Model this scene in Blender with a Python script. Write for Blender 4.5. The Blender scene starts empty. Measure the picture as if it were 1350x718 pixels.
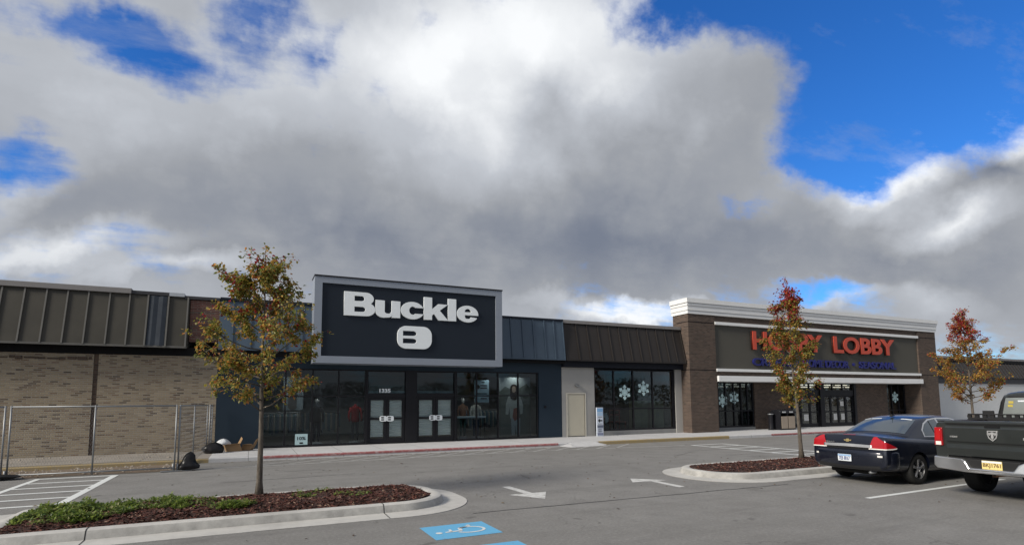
import bpy, bmesh, math, random
from mathutils import Vector, Matrix, noise
from mathutils.bvhtree import BVHTree
random.seed(7)
R = math.radians
scene = bpy.context.scene
COL = scene.collection

# ------------------------------------------------------------------ node helpers
def newmat(name):
    m = bpy.data.materials.new(name); m.use_nodes = True
    nt = m.node_tree; nt.nodes.clear()
    out = nt.nodes.new('ShaderNodeOutputMaterial')
    return m, nt, out

def N(nt, kind, **kw):
    n = nt.nodes.new(kind)
    for k, v in kw.items(): setattr(n, k, v)
    return n

def setin(nt, sock, v):
    if isinstance(v, bpy.types.NodeSocket): nt.links.new(v, sock)
    else: sock.default_value = v

def math_(nt, op, a, b=None, c=None, clamp=False):
    n = N(nt, 'ShaderNodeMath', operation=op); n.use_clamp = clamp
    setin(nt, n.inputs[0], a)
    if b is not None: setin(nt, n.inputs[1], b)
    if c is not None: setin(nt, n.inputs[2], c)
    return n.outputs[0]

def mixc(nt, fac, a, b, blend='MIX'):
    n = N(nt, 'ShaderNodeMix', data_type='RGBA', blend_type=blend)
    setin(nt, n.inputs[0], fac)
    setin(nt, n.inputs[6], a if isinstance(a, bpy.types.NodeSocket) else (*a, 1))
    setin(nt, n.inputs[7], b if isinstance(b, bpy.types.NodeSocket) else (*b, 1))
    return n.outputs[2]

def ramp(nt, fac, stops, interp='LINEAR'):
    n = N(nt, 'ShaderNodeValToRGB'); cr = n.color_ramp; cr.interpolation = interp
    while len(cr.elements) < len(stops): cr.elements.new(0.5)
    for e, (p, c) in zip(cr.elements, stops):
        e.position = p; e.color = (*c, 1) if len(c) == 3 else c
    setin(nt, n.inputs[0], fac)
    return n.outputs[0]

def noise_(nt, vec, scale, detail=4, rough=.55, dim='3D'):
    n = N(nt, 'ShaderNodeTexNoise', noise_dimensions=dim)
    if vec is not None: nt.links.new(vec, n.inputs['Vector'])
    n.inputs['Scale'].default_value = scale; n.inputs['Detail'].default_value = detail
    n.inputs['Roughness'].default_value = rough
    return n.outputs[0]

def coords(nt, which='Object'):
    return N(nt, 'ShaderNodeTexCoord').outputs[which]

def maprange(nt, v, a, b, c=0., d=1.):
    n = N(nt, 'ShaderNodeMapRange'); n.clamp = True
    setin(nt, n.inputs[0], v)
    for i, x in zip((1, 2, 3, 4), (a, b, c, d)): n.inputs[i].default_value = x
    return n.outputs[0]

def bsdf(nt, out, col, rough=.6, metal=0., bump=None, bstr=.3, bdist=.01, **kw):
    b = N(nt, 'ShaderNodeBsdfPrincipled')
    setin(nt, b.inputs['Base Color'], col if isinstance(col, bpy.types.NodeSocket) else (*col, 1))
    setin(nt, b.inputs['Roughness'], rough); setin(nt, b.inputs['Metallic'], metal)
    for k, v in kw.items(): setin(nt, b.inputs[k.replace('_', ' ')], v)
    if bump is not None:
        bn = N(nt, 'ShaderNodeBump'); bn.inputs['Strength'].default_value = bstr
        bn.inputs['Distance'].default_value = bdist
        nt.links.new(bump, bn.inputs['Height']); nt.links.new(bn.outputs[0], b.inputs['Normal'])
    nt.links.new(b.outputs[0], out.inputs[0])
    return b

def paint(name, col, rough=.55, metal=0., var=.12, scale=3., fine=60., bump=.08, **kw):
    """A painted or plain surface: base colour with soft mottling, fine grain and a faint bump."""
    m, nt, out = newmat(name)
    c = coords(nt)
    big = noise_(nt, c, scale, 5); fin = noise_(nt, c, fine, 3)
    k = math_(nt, 'ADD', math_(nt, 'MULTIPLY', math_(nt, 'SUBTRACT', big, .5), var * 2.2), math_(nt, 'MULTIPLY', math_(nt, 'SUBTRACT', fin, .5), var))
    k = math_(nt, 'ADD', k, 1.)
    vm = N(nt, 'ShaderNodeVectorMath', operation='SCALE'); vm.inputs[0].default_value = col; nt.links.new(k, vm.inputs['Scale'])
    r = maprange(nt, big, .3, .7, max(rough - .07, .02), min(rough + .07, 1.))
    if metal == 0 and 'Coat_Weight' not in kw: kw['Specular_IOR_Level'] = .22 if max(col) < .1 else .4
    bsdf(nt, out, vm.outputs[0], r, metal, fin, bump, .004, **kw)
    return m

def brick(name, w, h, cols, mortar, mw=.008, dark=0., bump=.5, rough=.85):
    """Running-bond brick on a wall in the XZ plane (or YZ: x+y is used along the wall). cols: colour-ramp stops."""
    m, nt, out = newmat(name)
    s = N(nt, 'ShaderNodeSeparateXYZ'); nt.links.new(coords(nt), s.inputs[0])
    u = math_(nt, 'ADD', s.outputs[0], s.outputs[1]); v = s.outputs[2]
    row = math_(nt, 'FLOOR', math_(nt, 'DIVIDE', v, h))
    off = math_(nt, 'MULTIPLY', math_(nt, 'MODULO', math_(nt, 'ABSOLUTE', row), 2.), .5)
    uu = math_(nt, 'ADD', math_(nt, 'DIVIDE', u, w), off)
    colid = math_(nt, 'FLOOR', uu)
    fu = math_(nt, 'SUBTRACT', uu, colid); fv = math_(nt, 'SUBTRACT', math_(nt, 'DIVIDE', v, h), row)
    cb = N(nt, 'ShaderNodeCombineXYZ'); nt.links.new(colid, cb.inputs[0]); nt.links.new(row, cb.inputs[1])
    wn = N(nt, 'ShaderNodeTexWhiteNoise', noise_dimensions='2D'); nt.links.new(cb.outputs[0], wn.inputs['Vector'])
    base = ramp(nt, wn.outputs[0], cols)
    big = noise_(nt, coords(nt), .9, 5, .6)
    fine = noise_(nt, coords(nt), 35, 4)
    base = mixc(nt, maprange(nt, big, .3, .75, 0, .45), base, tuple(x * .6 for x in cols[0][1]))
    base = mixc(nt, maprange(nt, fine, .35, .75, 0, .35), base, mortar)
    eu, ev = mw / w, mw / h
    def edge(f, e):
        a = math_(nt, 'MINIMUM', f, math_(nt, 'SUBTRACT', 1., f))
        return maprange(nt, a, e * .5, e * 1.2)
    mask = math_(nt, 'MINIMUM', edge(fu, eu), edge(fv, ev))
    c = mixc(nt, mask, mortar, base)
    hgt = math_(nt, 'ADD', mask, math_(nt, 'MULTIPLY', fine, .3))
    bsdf(nt, out, c, rough, 0, hgt, bump, .008, Specular_IOR_Level=.25)
    return m

def glow(name, col, strength):
    m, nt, out = newmat(name)
    e = N(nt, 'ShaderNodeEmission'); e.inputs[0].default_value = (*col, 1); e.inputs[1].default_value = strength
    nt.links.new(e.outputs[0], out.inputs[0]); return m

def glass(name, tint=(.5, .56, .58), boost=1.0, base=.04):
    m, nt, out = newmat(name)
    fr = N(nt, 'ShaderNodeFresnel'); fr.inputs[0].default_value = 1.5
    f = math_(nt, 'ADD', math_(nt, 'MULTIPLY', fr.outputs[0], boost), base, clamp=True)
    t = N(nt, 'ShaderNodeBsdfTransparent'); t.inputs[0].default_value = (*tint, 1)
    g = N(nt, 'ShaderNodeBsdfGlossy'); g.inputs['Roughness'].default_value = .015
    wob = noise_(nt, coords(nt), .7, 2)
    bn = N(nt, 'ShaderNodeBump'); bn.inputs['Strength'].default_value = .05; bn.inputs['Distance'].default_value = .05
    nt.links.new(wob, bn.inputs['Height']); nt.links.new(bn.outputs[0], g.inputs['Normal'])
    mx = N(nt, 'ShaderNodeMixShader'); nt.links.new(f, mx.inputs[0]); nt.links.new(t.outputs[0], mx.inputs[1]); nt.links.new(g.outputs[0], mx.inputs[2])
    nt.links.new(mx.outputs[0], out.inputs[0]); return m

# ------------------------------------------------------------------ mesh helpers
def link(o): COL.objects.link(o); return o

class MB:
    def __init__(s): s.v = []; s.f = []; s.c = None
    def add(s, vs, fs):
        b = len(s.v); s.v += [tuple(p) for p in vs]; s.f += [tuple(b + i for i in f) for f in fs]; return s
    def quad(s, a, b, c, d): return s.add([a, b, c, d], [(0, 1, 2, 3)])
    def box(s, x0, x1, y0, y1, z0, z1):
        p = [(x, y, z) for z in (z0, z1) for y in (y0, y1) for x in (x0, x1)]
        return s.add(p, [(0, 2, 3, 1), (4, 5, 7, 6), (0, 1, 5, 4), (2, 6, 7, 3), (0, 4, 6, 2), (1, 3, 7, 5)])
    def prism(s, poly, lo, hi, axis='y', flip=False):
        """poly: 2D loop; extruded along axis between lo and hi. axis y: (x,z); x: (y,z); z: (x,y)."""
        def P(p, t): return {'y': (p[0], t, p[1]), 'x': (t, p[0], p[1]), 'z': (p[0], p[1], t)}[axis]
        n = len(poly); vs = [P(p, lo) for p in poly] + [P(p, hi) for p in poly]
        fs = [tuple(range(n)), tuple(range(2 * n - 1, n - 1, -1))] + [(i, n + i, n + (i + 1) % n, (i + 1) % n) for i in range(n)]
        return s.add(vs, fs)
    def tube(s, pts, rs, n=8, cap=True):
        pts = [Vector(p) for p in pts]
        if not isinstance(rs, (list, tuple)): rs = [rs] * len(pts)
        rings = []; up = None
        for i, p in enumerate(pts):
            d = (pts[min(i + 1, len(pts) - 1)] - pts[max(i - 1, 0)]).normalized()
            if up is None:
                up = Vector((0, 0, 1)) if abs(d.z) < .9 else Vector((1, 0, 0))
            a = d.cross(up)
            if a.length < 1e-4: a = d.cross(Vector((0, 1, 0)))
            a.normalize(); b = d.cross(a).normalized(); up = b.cross(d) if False else up
            rings.append([p + (a * math.cos(2 * math.pi * k / n) + b * math.sin(2 * math.pi * k / n)) * rs[i] for k in range(n)])
        return s.loft(rings, cap)
    def loft(s, rings, cap=True, closed=True):
        b = len(s.v); n = len(rings[0])
        for r in rings: s.v += [tuple(p) for p in r]
        for i in range(len(rings) - 1):
            for k in range(n if closed else n - 1):
                k2 = (k + 1) % n
                s.f.append((b + i * n + k, b + i * n + k2, b + (i + 1) * n + k2, b + (i + 1) * n + k))
        if cap:
            s.f.append(tuple(b + k for k in range(n - 1, -1, -1)))
            e = b + (len(rings) - 1) * n; s.f.append(tuple(e + k for k in range(n)))
        return s
    def lathe(s, prof, n=24, c=(0, 0, 0), axis='z', cap=True):
        rings = []
        for r, h in prof:
            ring = []
            for k in range(n):
                a = 2 * math.pi * k / n; x, y = r * math.cos(a), r * math.sin(a)
                p = {'z': (x, y, h), 'y': (x, h, y), 'x': (h, x, y)}[axis]
                ring.append((p[0] + c[0], p[1] + c[1], p[2] + c[2]))
            rings.append(ring)
        return s.loft(rings, cap)
    def build(s, name, mat, parent=None, world=True, smooth=False, bevel=0., seg=2, angle=35, sub=0, kind=None):
        me = bpy.data.meshes.new(name)
        off = Vector((0, 0, 0))
        vs = s.v
        if parent is not None and world:
            off = Vector(parent.location); q = parent.parent
            while q is not None: off += Vector(q.location); q = q.parent
            vs = [(x - off.x, y - off.y, z - off.z) for x, y, z in s.v]
        me.from_pydata(vs, [], s.f); me.validate(); me.update()
        bm = bmesh.new(); bm.from_mesh(me)
        bmesh.ops.recalc_face_normals(bm, faces=bm.faces); bm.to_mesh(me); bm.free()
        me.materials.append(mat)
        o = bpy.data.objects.new(name, me); link(o)
        if parent is not None: o.parent = parent
        if smooth:
            for p in me.polygons: p.use_smooth = True
        if bevel:
            md = o.modifiers.new('edge', 'BEVEL'); md.width = bevel; md.segments = seg; md.limit_method = 'ANGLE'; md.angle_limit = R(angle)
        if sub:
            md = o.modifiers.new('sub', 'SUBSURF'); md.levels = md.render_levels = sub
        if kind: o['kind'] = kind
        return o
    def parts(s, name, mat, parent=None, **kw):
        """One object per box: every 8 vertices is a piece of its own."""
        out = []
        for k in range(0, len(s.v), 8):
            q = MB(); q.v = s.v[k:k + 8]; q.f = [tuple(i - k for i in f) for f in s.f if k <= f[0] < k + 8]; out.append(q.build(name, mat, parent, **kw))
        return out

def tag(o, label, cat, group=None):
    o['label'] = label; o['category'] = cat
    if group: o['group'] = group
    return o
def thing(name, label, cat, loc=(0, 0, 0), rz=0., group=None):
    o = bpy.data.objects.new(name, None); link(o); o.location = loc; o.rotation_euler = (0, 0, rz)
    o.empty_display_size = .2
    return tag(o, label, cat, group)

def bake(o):
    """Apply an object's modifiers to its mesh."""
    bpy.context.view_layer.update()
    dg = bpy.context.evaluated_depsgraph_get()
    me = bpy.data.meshes.new_from_object(o.evaluated_get(dg), depsgraph=dg)
    o.modifiers.clear(); o.data = me
    return o

def curve_mesh(name, loops, depth, mat, place, parent=None, bevel=0.):
    """2D loops (holes allowed) filled and extruded. place maps (u, v, w) to world."""
    cu = bpy.data.curves.new(name, 'CURVE'); cu.dimensions = '2D'; cu.fill_mode = 'BOTH'
    cu.extrude = depth / 2; cu.bevel_depth = bevel
    for lp in loops:
        sp = cu.splines.new('POLY'); sp.points.add(len(lp) - 1); sp.use_cyclic_u = True
        for pt, q in zip(sp.points, lp): pt.co = (q[0], q[1], 0, 1)
    return _curve_out(name, cu, mat, place, parent, depth)

def _curve_out(name, cu, mat, place, parent, depth, fit=None):
    tmp = bpy.data.objects.new('tmp', cu); link(tmp)
    bpy.context.view_layer.update(); dg = bpy.context.evaluated_depsgraph_get()
    me = bpy.data.meshes.new_from_object(tmp.evaluated_get(dg), depsgraph=dg)
    bpy.data.objects.remove(tmp)
    if fit:
        xs = [v.co.x for v in me.vertices]; ys = [v.co.y for v in me.vertices]
        x0, x1, y0, y1 = min(xs), max(xs), min(ys), max(ys)
        for v in me.vertices:
            v.co.x = fit[0] + (v.co.x - x0) / (x1 - x0) * (fit[1] - fit[0])
            v.co.y = fit[2] + (v.co.y - y0) / (y1 - y0) * (fit[3] - fit[2])
    off = Vector((0, 0, 0)); q = parent
    while q is not None: off += Vector(q.location); q = q.parent
    for v in me.vertices:
        v.co = Vector(place(v.co.x, v.co.y, v.co.z)) - off
    me.materials.clear(); me.materials.append(mat)
    me.update()
    o = bpy.data.objects.new(name, me); link(o)
    if parent is not None: o.parent = parent
    return o

def text_mesh(name, body, fit, depth, mat, place, parent=None, offset=0., bevel=0., space=1.):
    """Lettering as real extruded shapes, fitted into fit=(u0,u1,v0,v1)."""
    cu = bpy.data.curves.new(name, 'FONT'); cu.body = body; cu.extrude = depth / 2; cu.offset = offset
    cu.bevel_depth = bevel; cu.space_character = space; cu.resolution_u = 4
    return _curve_out(name, cu, mat, place, parent, depth, fit)

def facing(y):          # a vertical plane facing the car park (towards -Y)
    return lambda u, v, w: (u, y - w, v)

def rrect(x0, x1, z0, z1, r, n=6):
    pts = []
    for cx, cz, a0 in ((x1 - r, z1 - r, 0), (x0 + r, z1 - r, 90), (x0 + r, z0 + r, 180), (x1 - r, z0 + r, 270)):
        for k in range(n + 1):
            a = R(a0 + 90 * k / n); pts.append((cx + r * math.cos(a), cz + r * math.sin(a)))
    return pts

# ------------------------------------------------------------------ camera
cam = bpy.data.cameras.new('camera'); co = bpy.data.objects.new('camera', cam); link(co)
PITCH, ROLL, YAW = 0.094646, -0.007848, 0.436967
fwd = Vector((math.sin(YAW), math.cos(YAW), 0)); rgt = Vector((math.cos(YAW), -math.sin(YAW), 0)); up = Vector((0, 0, 1))
f2 = fwd * math.cos(PITCH) + up * math.sin(PITCH); u2 = up * math.cos(PITCH) - fwd * math.sin(PITCH)
r2 = rgt * math.cos(ROLL) + u2 * math.sin(ROLL); u3 = u2 * math.cos(ROLL) - rgt * math.sin(ROLL)
mw = Matrix((r2, u3, -f2)).transposed().to_4x4(); mw.translation = (0, 0, 1.85); co.matrix_world = mw
cam.sensor_width = 36; cam.sensor_fit = 'HORIZONTAL'; cam.lens = 36 * 736.77 / 1350
cam.shift_y = (459.97 - 359) / 1350; cam.clip_end = 3000; cam.clip_start = .1
scene.camera = co

# ------------------------------------------------------------------ sun and sky
SUN_EL, SUN_AZ = 31., 11.          # low, from the left, a little to the front of the shops
to_sun = Vector((-math.cos(R(SUN_EL)) * math.cos(R(SUN_AZ)), -math.cos(R(SUN_EL)) * math.sin(R(SUN_AZ)), math.sin(R(SUN_EL))))
sl = bpy.data.lights.new('sun', 'SUN'); so = bpy.data.objects.new('sun', sl); link(so)
sl.energy = 3.2; sl.angle = R(14); sl.color = (1., .93, .82)
so.rotation_euler = to_sun.to_track_quat('Z', 'Y').to_euler(); so.location = (-20, -10, 30)

# cloud cover and cloud brightness as soft patches of sky: azimuth from +Y, elevation, two radii (degrees), turn, amount
COV = [(-7.0, 28.3, 7.8, 2.8, -1.0, -0.85), (-11.9, 28.5, 3.0, 2.4, -15.0, -0.5), (-15.5, 29.8, 6.0, 1.4, 18.0, -0.6), (-0.6, 33.9, 4.3, 3.0, 26.0, -0.95), (5.1, 33.6, 3.8, 2.3, 8.0, -0.35), (64.1, 25.7, 10.6, 7.7, -10.0, -1.5), (69.4, 26.9, 9.4, 8.2, -24.0, -1.4), (56.1, 20.8, 5.5, 2.9, -32.0, -1.1), (61.2, 28.3, 6.3, 5.6, -19.0, -0.6), (48.6, 18.3, 4.0, 1.9, -8.0, -0.65), (43.3, 35.3, 9.7, 2.6, -4.0, -0.8), (51.0, 32.4, 8.9, 2.6, -15.0, -0.75), (40.2, 34.6, 4.6, 2.3, -9.0, -0.3), (-17.7, 17.1, 3.8, 2.2, 13.0, -0.8), (-15.8, 19.6, 3.0, 1.7, 14.0, -0.4), (53.9, 10.0, 4.1, 0.9, -6.0, -0.8), (50.8, 16.8, 3.2, 1.5, -9.0, -0.3), (59.2, 23.8, 3.9, 4.2, -15.0, -0.6), (53.7, 22.6, 3.7, 3.8, -12.0, -0.25), (-12.5, 13.3, 7.8, 1.2, 8.0, -0.35), (-5.5, 15.6, 6.3, 1.0, 7.0, -0.2), (36.3, 9.4, 5.9, 0.8, -3.0, -0.3), (5.9, 31.9, 5.3, 2.4, 23.0, -0.3), (-9.2, 30.9, 5.2, 1.7, -4.0, -0.25), (15.9, 36.0, 3.3, 2.3, 3.0, -0.15), (27.3, 30.2, 15.0, 7.4, -5.0, 0.5), (12.9, 19.6, 31.1, 8.1, -2.0, 0.4), (41.3, 23.2, 13.1, 10.7, -9.0, 0.6), (62.7, 12.7, 9.2, 4.9, -23.0, 0.8), (67.8, 17.7, 4.2, 3.1, -38.0, 0.6), (-15.1, 23.1, 5.9, 2.5, 15.0, 0.25), (20.8, 14.7, 41.5, 3.8, -4.0, 0.4)]
BRI = [(27.4, 35.1, 15.2, 7.5, -5.0, 0.55), (19.1, 29.5, 8.1, 8.9, 0.0, 0.26), (23.6, 24.5, 6.4, 5.0, -1.0, 0.26), (35.4, 31.0, 10.0, 5.2, -7.0, 0.12), (14.3, 32.9, 6.5, 3.7, 3.0, 0.15), (-16.1, 24.5, 8.1, 4.9, 16.0, 0.12), (6.7, 30.9, 10.1, 5.7, 6.0, 0.26), (-2.9, 25.6, 9.7, 3.1, 9.0, 0.08), (66.5, 19.3, 7.2, 1.7, -40.0, 0.8), (61.6, 18.9, 4.1, 1.9, -14.0, 0.5), (58.7, 17.5, 3.8, 2.0, -12.0, 0.4), (64.0, 13.9, 4.1, 1.8, 13.0, 0.5), (58.2, 18.5, 2.2, 1.2, -12.0, 0.2), (-13.5, 12.5, 8.2, 1.3, 14.0, 0.36), (-5.4, 12.1, 7.7, 0.9, 11.0, 0.34), (-17.1, 11.0, 4.2, 0.8, 9.0, 0.15), (37.8, 8.8, 6.5, 1.2, -3.0, 0.9), (31.7, 10.0, 5.4, 0.9, -2.0, 0.3), (56.5, 9.0, 2.8, 0.8, -6.0, 0.4), (62.4, 7.8, 2.9, 1.2, -7.0, 0.2), (-17.4, 15.7, 3.2, 1.5, 45.0, 0.3), (-9.3, 22.1, 9.3, 3.0, 11.0, 0.1), (10.0, 16.5, 31.1, 6.6, -1.0, -0.2), (38.0, 15.7, 14.0, 6.7, -6.0, -0.2), (51.3, 14.4, 7.2, 4.8, -8.0, -0.14), (66.8, 16.5, 3.9, 2.3, -15.0, -0.36), (60.0, 11.9, 7.3, 2.5, -9.0, -0.14), (30.5, 28.1, 5.6, 3.4, -4.0, -0.14), (64.4, 9.3, 6.9, 2.4, -9.0, -0.08), (-15.6, 15.1, 5.6, 2.3, 11.0, -0.12), (47.1, 24.4, 6.1, 5.3, -10.0, -0.05), (59.8, 24.8, 3.3, 3.5, -16.0, -0.25), (52.7, 26.5, 4.4, 5.6, -13.0, -0.12)]

def build_world():
    w = bpy.data.worlds.new('World'); scene.world = w; w.use_nodes = True
    nt = w.node_tree; nt.nodes.clear()
    out = N(nt, 'ShaderNodeOutputWorld'); bg = N(nt, 'ShaderNodeBackground'); nt.links.new(bg.outputs[0], out.inputs[0])
    bg.inputs[1].default_value = .1
    sky = N(nt, 'ShaderNodeTexSky', sky_type='NISHITA'); sky.sun_disc = False
    sky.sun_elevation = R(SUN_EL); sky.sun_rotation = math.atan2(to_sun.x, to_sun.y) % (2 * math.pi)
    sky.altitude = 200; sky.air_density = 1.; sky.dust_density = .3; sky.ozone_density = 2.5
    g = N(nt, 'ShaderNodeTexCoord').outputs['Generated']
    sp = N(nt, 'ShaderNodeSeparateXYZ'); nt.links.new(g, sp.inputs[0])
    az = math_(nt, 'MULTIPLY', math_(nt, 'ARCTAN2', sp.outputs[0], sp.outputs[1]), 57.2958)
    el = math_(nt, 'MULTIPLY', math_(nt, 'ARCSINE', sp.outputs[2]), 57.2958)
    # a flat cloud deck: direction divided by height gives the perspective of the real thing
    den = math_(nt, 'ADD', math_(nt, 'MAXIMUM', sp.outputs[2], 0.), .16)
    pl = N(nt, 'ShaderNodeCombineXYZ')
    nt.links.new(math_(nt, 'DIVIDE', sp.outputs[0], den), pl.inputs[0]); nt.links.new(math_(nt, 'DIVIDE', sp.outputs[1], den), pl.inputs[1])
    nt.links.new(math_(nt, 'MULTIPLY', sp.outputs[2], 1.5), pl.inputs[2])
    deck = pl.outputs[0]
    def warp(amp, sc, src):
        n = N(nt, 'ShaderNodeTexNoise'); nt.links.new(src, n.inputs['Vector']); n.inputs['Scale'].default_value = sc; n.inputs['Detail'].default_value = 6
        n.inputs['Roughness'].default_value = .6
        a = N(nt, 'ShaderNodeVectorMath', operation='SUBTRACT'); nt.links.new(n.outputs['Color'], a.inputs[0]); a.inputs[1].default_value = (.5, .5, .5)
        b = N(nt, 'ShaderNodeVectorMath', operation='SCALE'); nt.links.new(a.outputs[0], b.inputs[0]); b.inputs['Scale'].default_value = amp
        return b.outputs[0]
    pv = N(nt, 'ShaderNodeCombineXYZ'); nt.links.new(az, pv.inputs[0]); nt.links.new(el, pv.inputs[1])
    ad = N(nt, 'ShaderNodeVectorMath', operation='ADD'); nt.links.new(pv.outputs[0], ad.inputs[0]); nt.links.new(warp(WARP, 5., g), ad.inputs[1])
    flat = N(nt, 'ShaderNodeVectorMath', operation='MULTIPLY'); nt.links.new(ad.outputs[0], flat.inputs[0]); flat.inputs[1].default_value = (1, 1, 0)
    P = flat.outputs[0]
    def field(blobs, base):
        acc = base
        for a, e, ra, re, rot, amp in blobs:
            mp = N(nt, 'ShaderNodeMapping', vector_type='TEXTURE'); nt.links.new(P, mp.inputs[0])
            mp.inputs[1].default_value = (a, e, 0); mp.inputs[2].default_value = (0, 0, R(rot)); mp.inputs[3].default_value = (ra * 1.35, re * 1.35, 1)
            gr = N(nt, 'ShaderNodeTexGradient', gradient_type='SPHERICAL'); nt.links.new(mp.outputs[0], gr.inputs[0])
            acc = math_(nt, 'MULTIPLY_ADD', gr.outputs['Fac'], amp, acc)
        return acc
    n1 = math_(nt, 'SUBTRACT', noise_(nt, deck, 1.1, 10, .62), .5)
    n2 = math_(nt, 'SUBTRACT', noise_(nt, g, 8., 10, .64), .5)
    st = N(nt, 'ShaderNodeMapping'); nt.links.new(deck, st.inputs[0]); st.inputs[2].default_value = (0, 0, R(35)); st.inputs[3].default_value = (1., 2.6, 1.)
    n3 = math_(nt, 'SUBTRACT', noise_(nt, st.outputs[0], 2.2, 10, .66), .5)          # wind-drawn wisps
    vb = N(nt, 'ShaderNodeTexVoronoi', feature='F1'); vb.inputs['Scale'].default_value = 11.; vb.inputs['Detail'].default_value = 2.
    wv = N(nt, 'ShaderNodeVectorMath', operation='ADD'); nt.links.new(g, wv.inputs[0]); nt.links.new(warp(.12, 7., g), wv.inputs[1]); nt.links.new(wv.outputs[0], vb.inputs['Vector'])
    bil = math_(nt, 'SUBTRACT', .32, vb.outputs['Distance'])                          # rounded billows
    nz = math_(nt, 'ADD', math_(nt, 'MULTIPLY', n1, .8), math_(nt, 'MULTIPLY', n2, .95))
    nz = math_(nt, 'ADD', nz, math_(nt, 'MULTIPLY', n3, 1.15))
    nz = math_(nt, 'MULTIPLY_ADD', bil, .55, nz)
    cov = math_(nt, 'ADD', field(COV, .80), nz)
    m = N(nt, 'ShaderNodeMapRange', interpolation_type='SMOOTHSTEP'); nt.links.new(cov, m.inputs[0])
    m.inputs[1].default_value = -.30; m.inputs[2].default_value = .56
    veil = math_(nt, 'MULTIPLY', maprange(nt, math_(nt, 'MULTIPLY_ADD', n1, .6, n3), -.02, .30), .42)      # thin high wisps over the blue
    mask = math_(nt, 'MAXIMUM', m.outputs[0], veil)
    thin = maprange(nt, cov, .25, .85, .10, 0.)           # thin edges glow with light coming through
    bri = math_(nt, 'ADD', field(BRI, .44), thin)
    tx = math_(nt, 'ADD', math_(nt, 'MULTIPLY', n1, .35), math_(nt, 'MULTIPLY', n2, .55))
    tx = math_(nt, 'MULTIPLY_ADD', n3, .25, tx)
    bri = math_(nt, 'ADD', bri, math_(nt, 'MULTIPLY_ADD', bil, .13, math_(nt, 'MULTIPLY', tx, .50)))
    cc = ramp(nt, bri, [(.06, (1.35, 1.55, 2.0)), (.32, (2.5, 2.63, 2.88)), (.60, (3.9, 4.1, 4.45)), (.95, (6.9, 7.05, 7.2))])
    # deeper, clearer blue than a bare clear-sky model gives between the clouds
    hs = N(nt, 'ShaderNodeHueSaturation'); hs.inputs['Saturation'].default_value = 1.25; hs.inputs['Value'].default_value = SKYV
    nt.links.new(sky.outputs[0], hs.inputs['Color'])
    blue = mixc(nt, 1., hs.outputs[0], (.40, .72, 1.10), 'MULTIPLY')
    nt.links.new(mixc(nt, mask, blue, cc), bg.inputs[0])
WARP, SKYV = 8., 1.05
build_world()
vs_ = scene.view_settings; vs_.view_transform = 'Standard'; vs_.look = 'None'; vs_.exposure = .48; vs_.gamma = 1; vs_.use_curve_mapping = False
scene.cycles.max_bounces = 8; scene.cycles.transparent_max_bounces = 16; scene.cycles.use_denoising = True
scene.cycles.sample_clamp_indirect = 6
# ================================================================== materials
M = {}
M['black'] = paint('black_metal', (.012, .012, .015), .35, var=.1, bump=.03)
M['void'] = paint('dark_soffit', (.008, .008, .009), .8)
M['navy'] = paint('navy_painted_block', (.020, .034, .050), .6, var=.12, scale=1.2, bump=.2)
M['navy_roof'] = paint('navy_metal_roof', (.055, .082, .115), .42, var=.16, scale=1.2)
M['olive_roof'] = paint('weathered_olive_panel', (.054, .050, .041), .55, var=.3, scale=1.1)
M['seam'] = paint('olive_seam_metal', (.115, .11, .10), .5)
M['brown_roof'] = paint('dark_bronze_roof', (.03, .026, .024), .42, var=.15, scale=1.2)
M['sheet'] = paint('blue_grey_sheet_metal', (.03, .037, .048), .5, var=.4, scale=2.5)
M['coping'] = paint('grey_coping', (.22, .21, .205), .5)
M['darkcope'] = paint('dark_coping', (.05, .05, .055), .5)
M['stucco'] = paint('grey_stucco', (.36, .35, .33), .85, var=.08, fine=90, bump=.3)
M['white_block'] = paint('white_painted_block', (.52, .53, .53), .8, var=.08)
M['cream'] = paint('cream_door_paint', (.52, .48, .38), .45, var=.05)
M['steel'] = paint('galvanised_steel', (.24, .25, .26), .5, .5, var=.15)
M['sign_frame'] = paint('silver_sign_frame', (.26, .29, .34), .42, .25, var=.06, scale=1.)
M['sign_panel'] = paint('sign_panel_midnight', (.014, .020, .030), .55, var=.1)
M['letter_white'] = paint('white_acrylic_letter', (.80, .84, .86), .35, var=.02, bump=0)
M['letter_red'] = paint('orange_red_letter_face', (.52, .07, .036), .45, var=.06, bump=0)
M['letter_ret'] = paint('dark_letter_return', (.05, .012, .01), .5)
M['letter_blue'] = paint('deep_blue_letter', (.013, .016, .13), .4, var=.08, bump=0)
M['trim_white'] = paint('white_cornice_paint', (.74, .745, .74), .5, var=.06, scale=1.5)
M['eifs'] = paint('taupe_eifs', (.088, .084, .072), .85, var=.08, fine=120, bump=.4)
M['glass'] = glass('tinted_storefront_glass', (.64, .71, .74), .9, .0)
M['glass_clear'] = glass('entrance_glass', (.9, .93, .93), .6, .0)
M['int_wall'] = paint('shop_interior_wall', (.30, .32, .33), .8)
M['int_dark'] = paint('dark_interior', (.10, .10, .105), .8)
M['int_floor'] = paint('shop_floor', (.12, .115, .11), .4)
M['blind'] = paint('white_roller_blind', (.52, .56, .56), .8)
M['lamp'] = glow('downlight_glow', (1, .95, .86), 3.)
M['strip'] = glow('fluorescent_glow', (1, .90, .72), 1.1)
M['tan_brick'] = brick('tan_roman_brick', .235, .066, [(0, (.20, .145, .09)), (.08, (.06, .042, .03)), (.14, (.19, .12, .07)), (.28, (.315, .245, .155)), (.7, (.36, .288, .188)), (.93, (.41, .335, .232)), (1, (.21, .13, .08))], (.29, .26, .215), .012)
M['dark_pil'] = brick('dark_pilaster_brick', .2, .085, [(0, (.07, .045, .035)), (.5, (.11, .07, .05)), (1, (.15, .10, .07))], (.1, .085, .07), .012)
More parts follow.
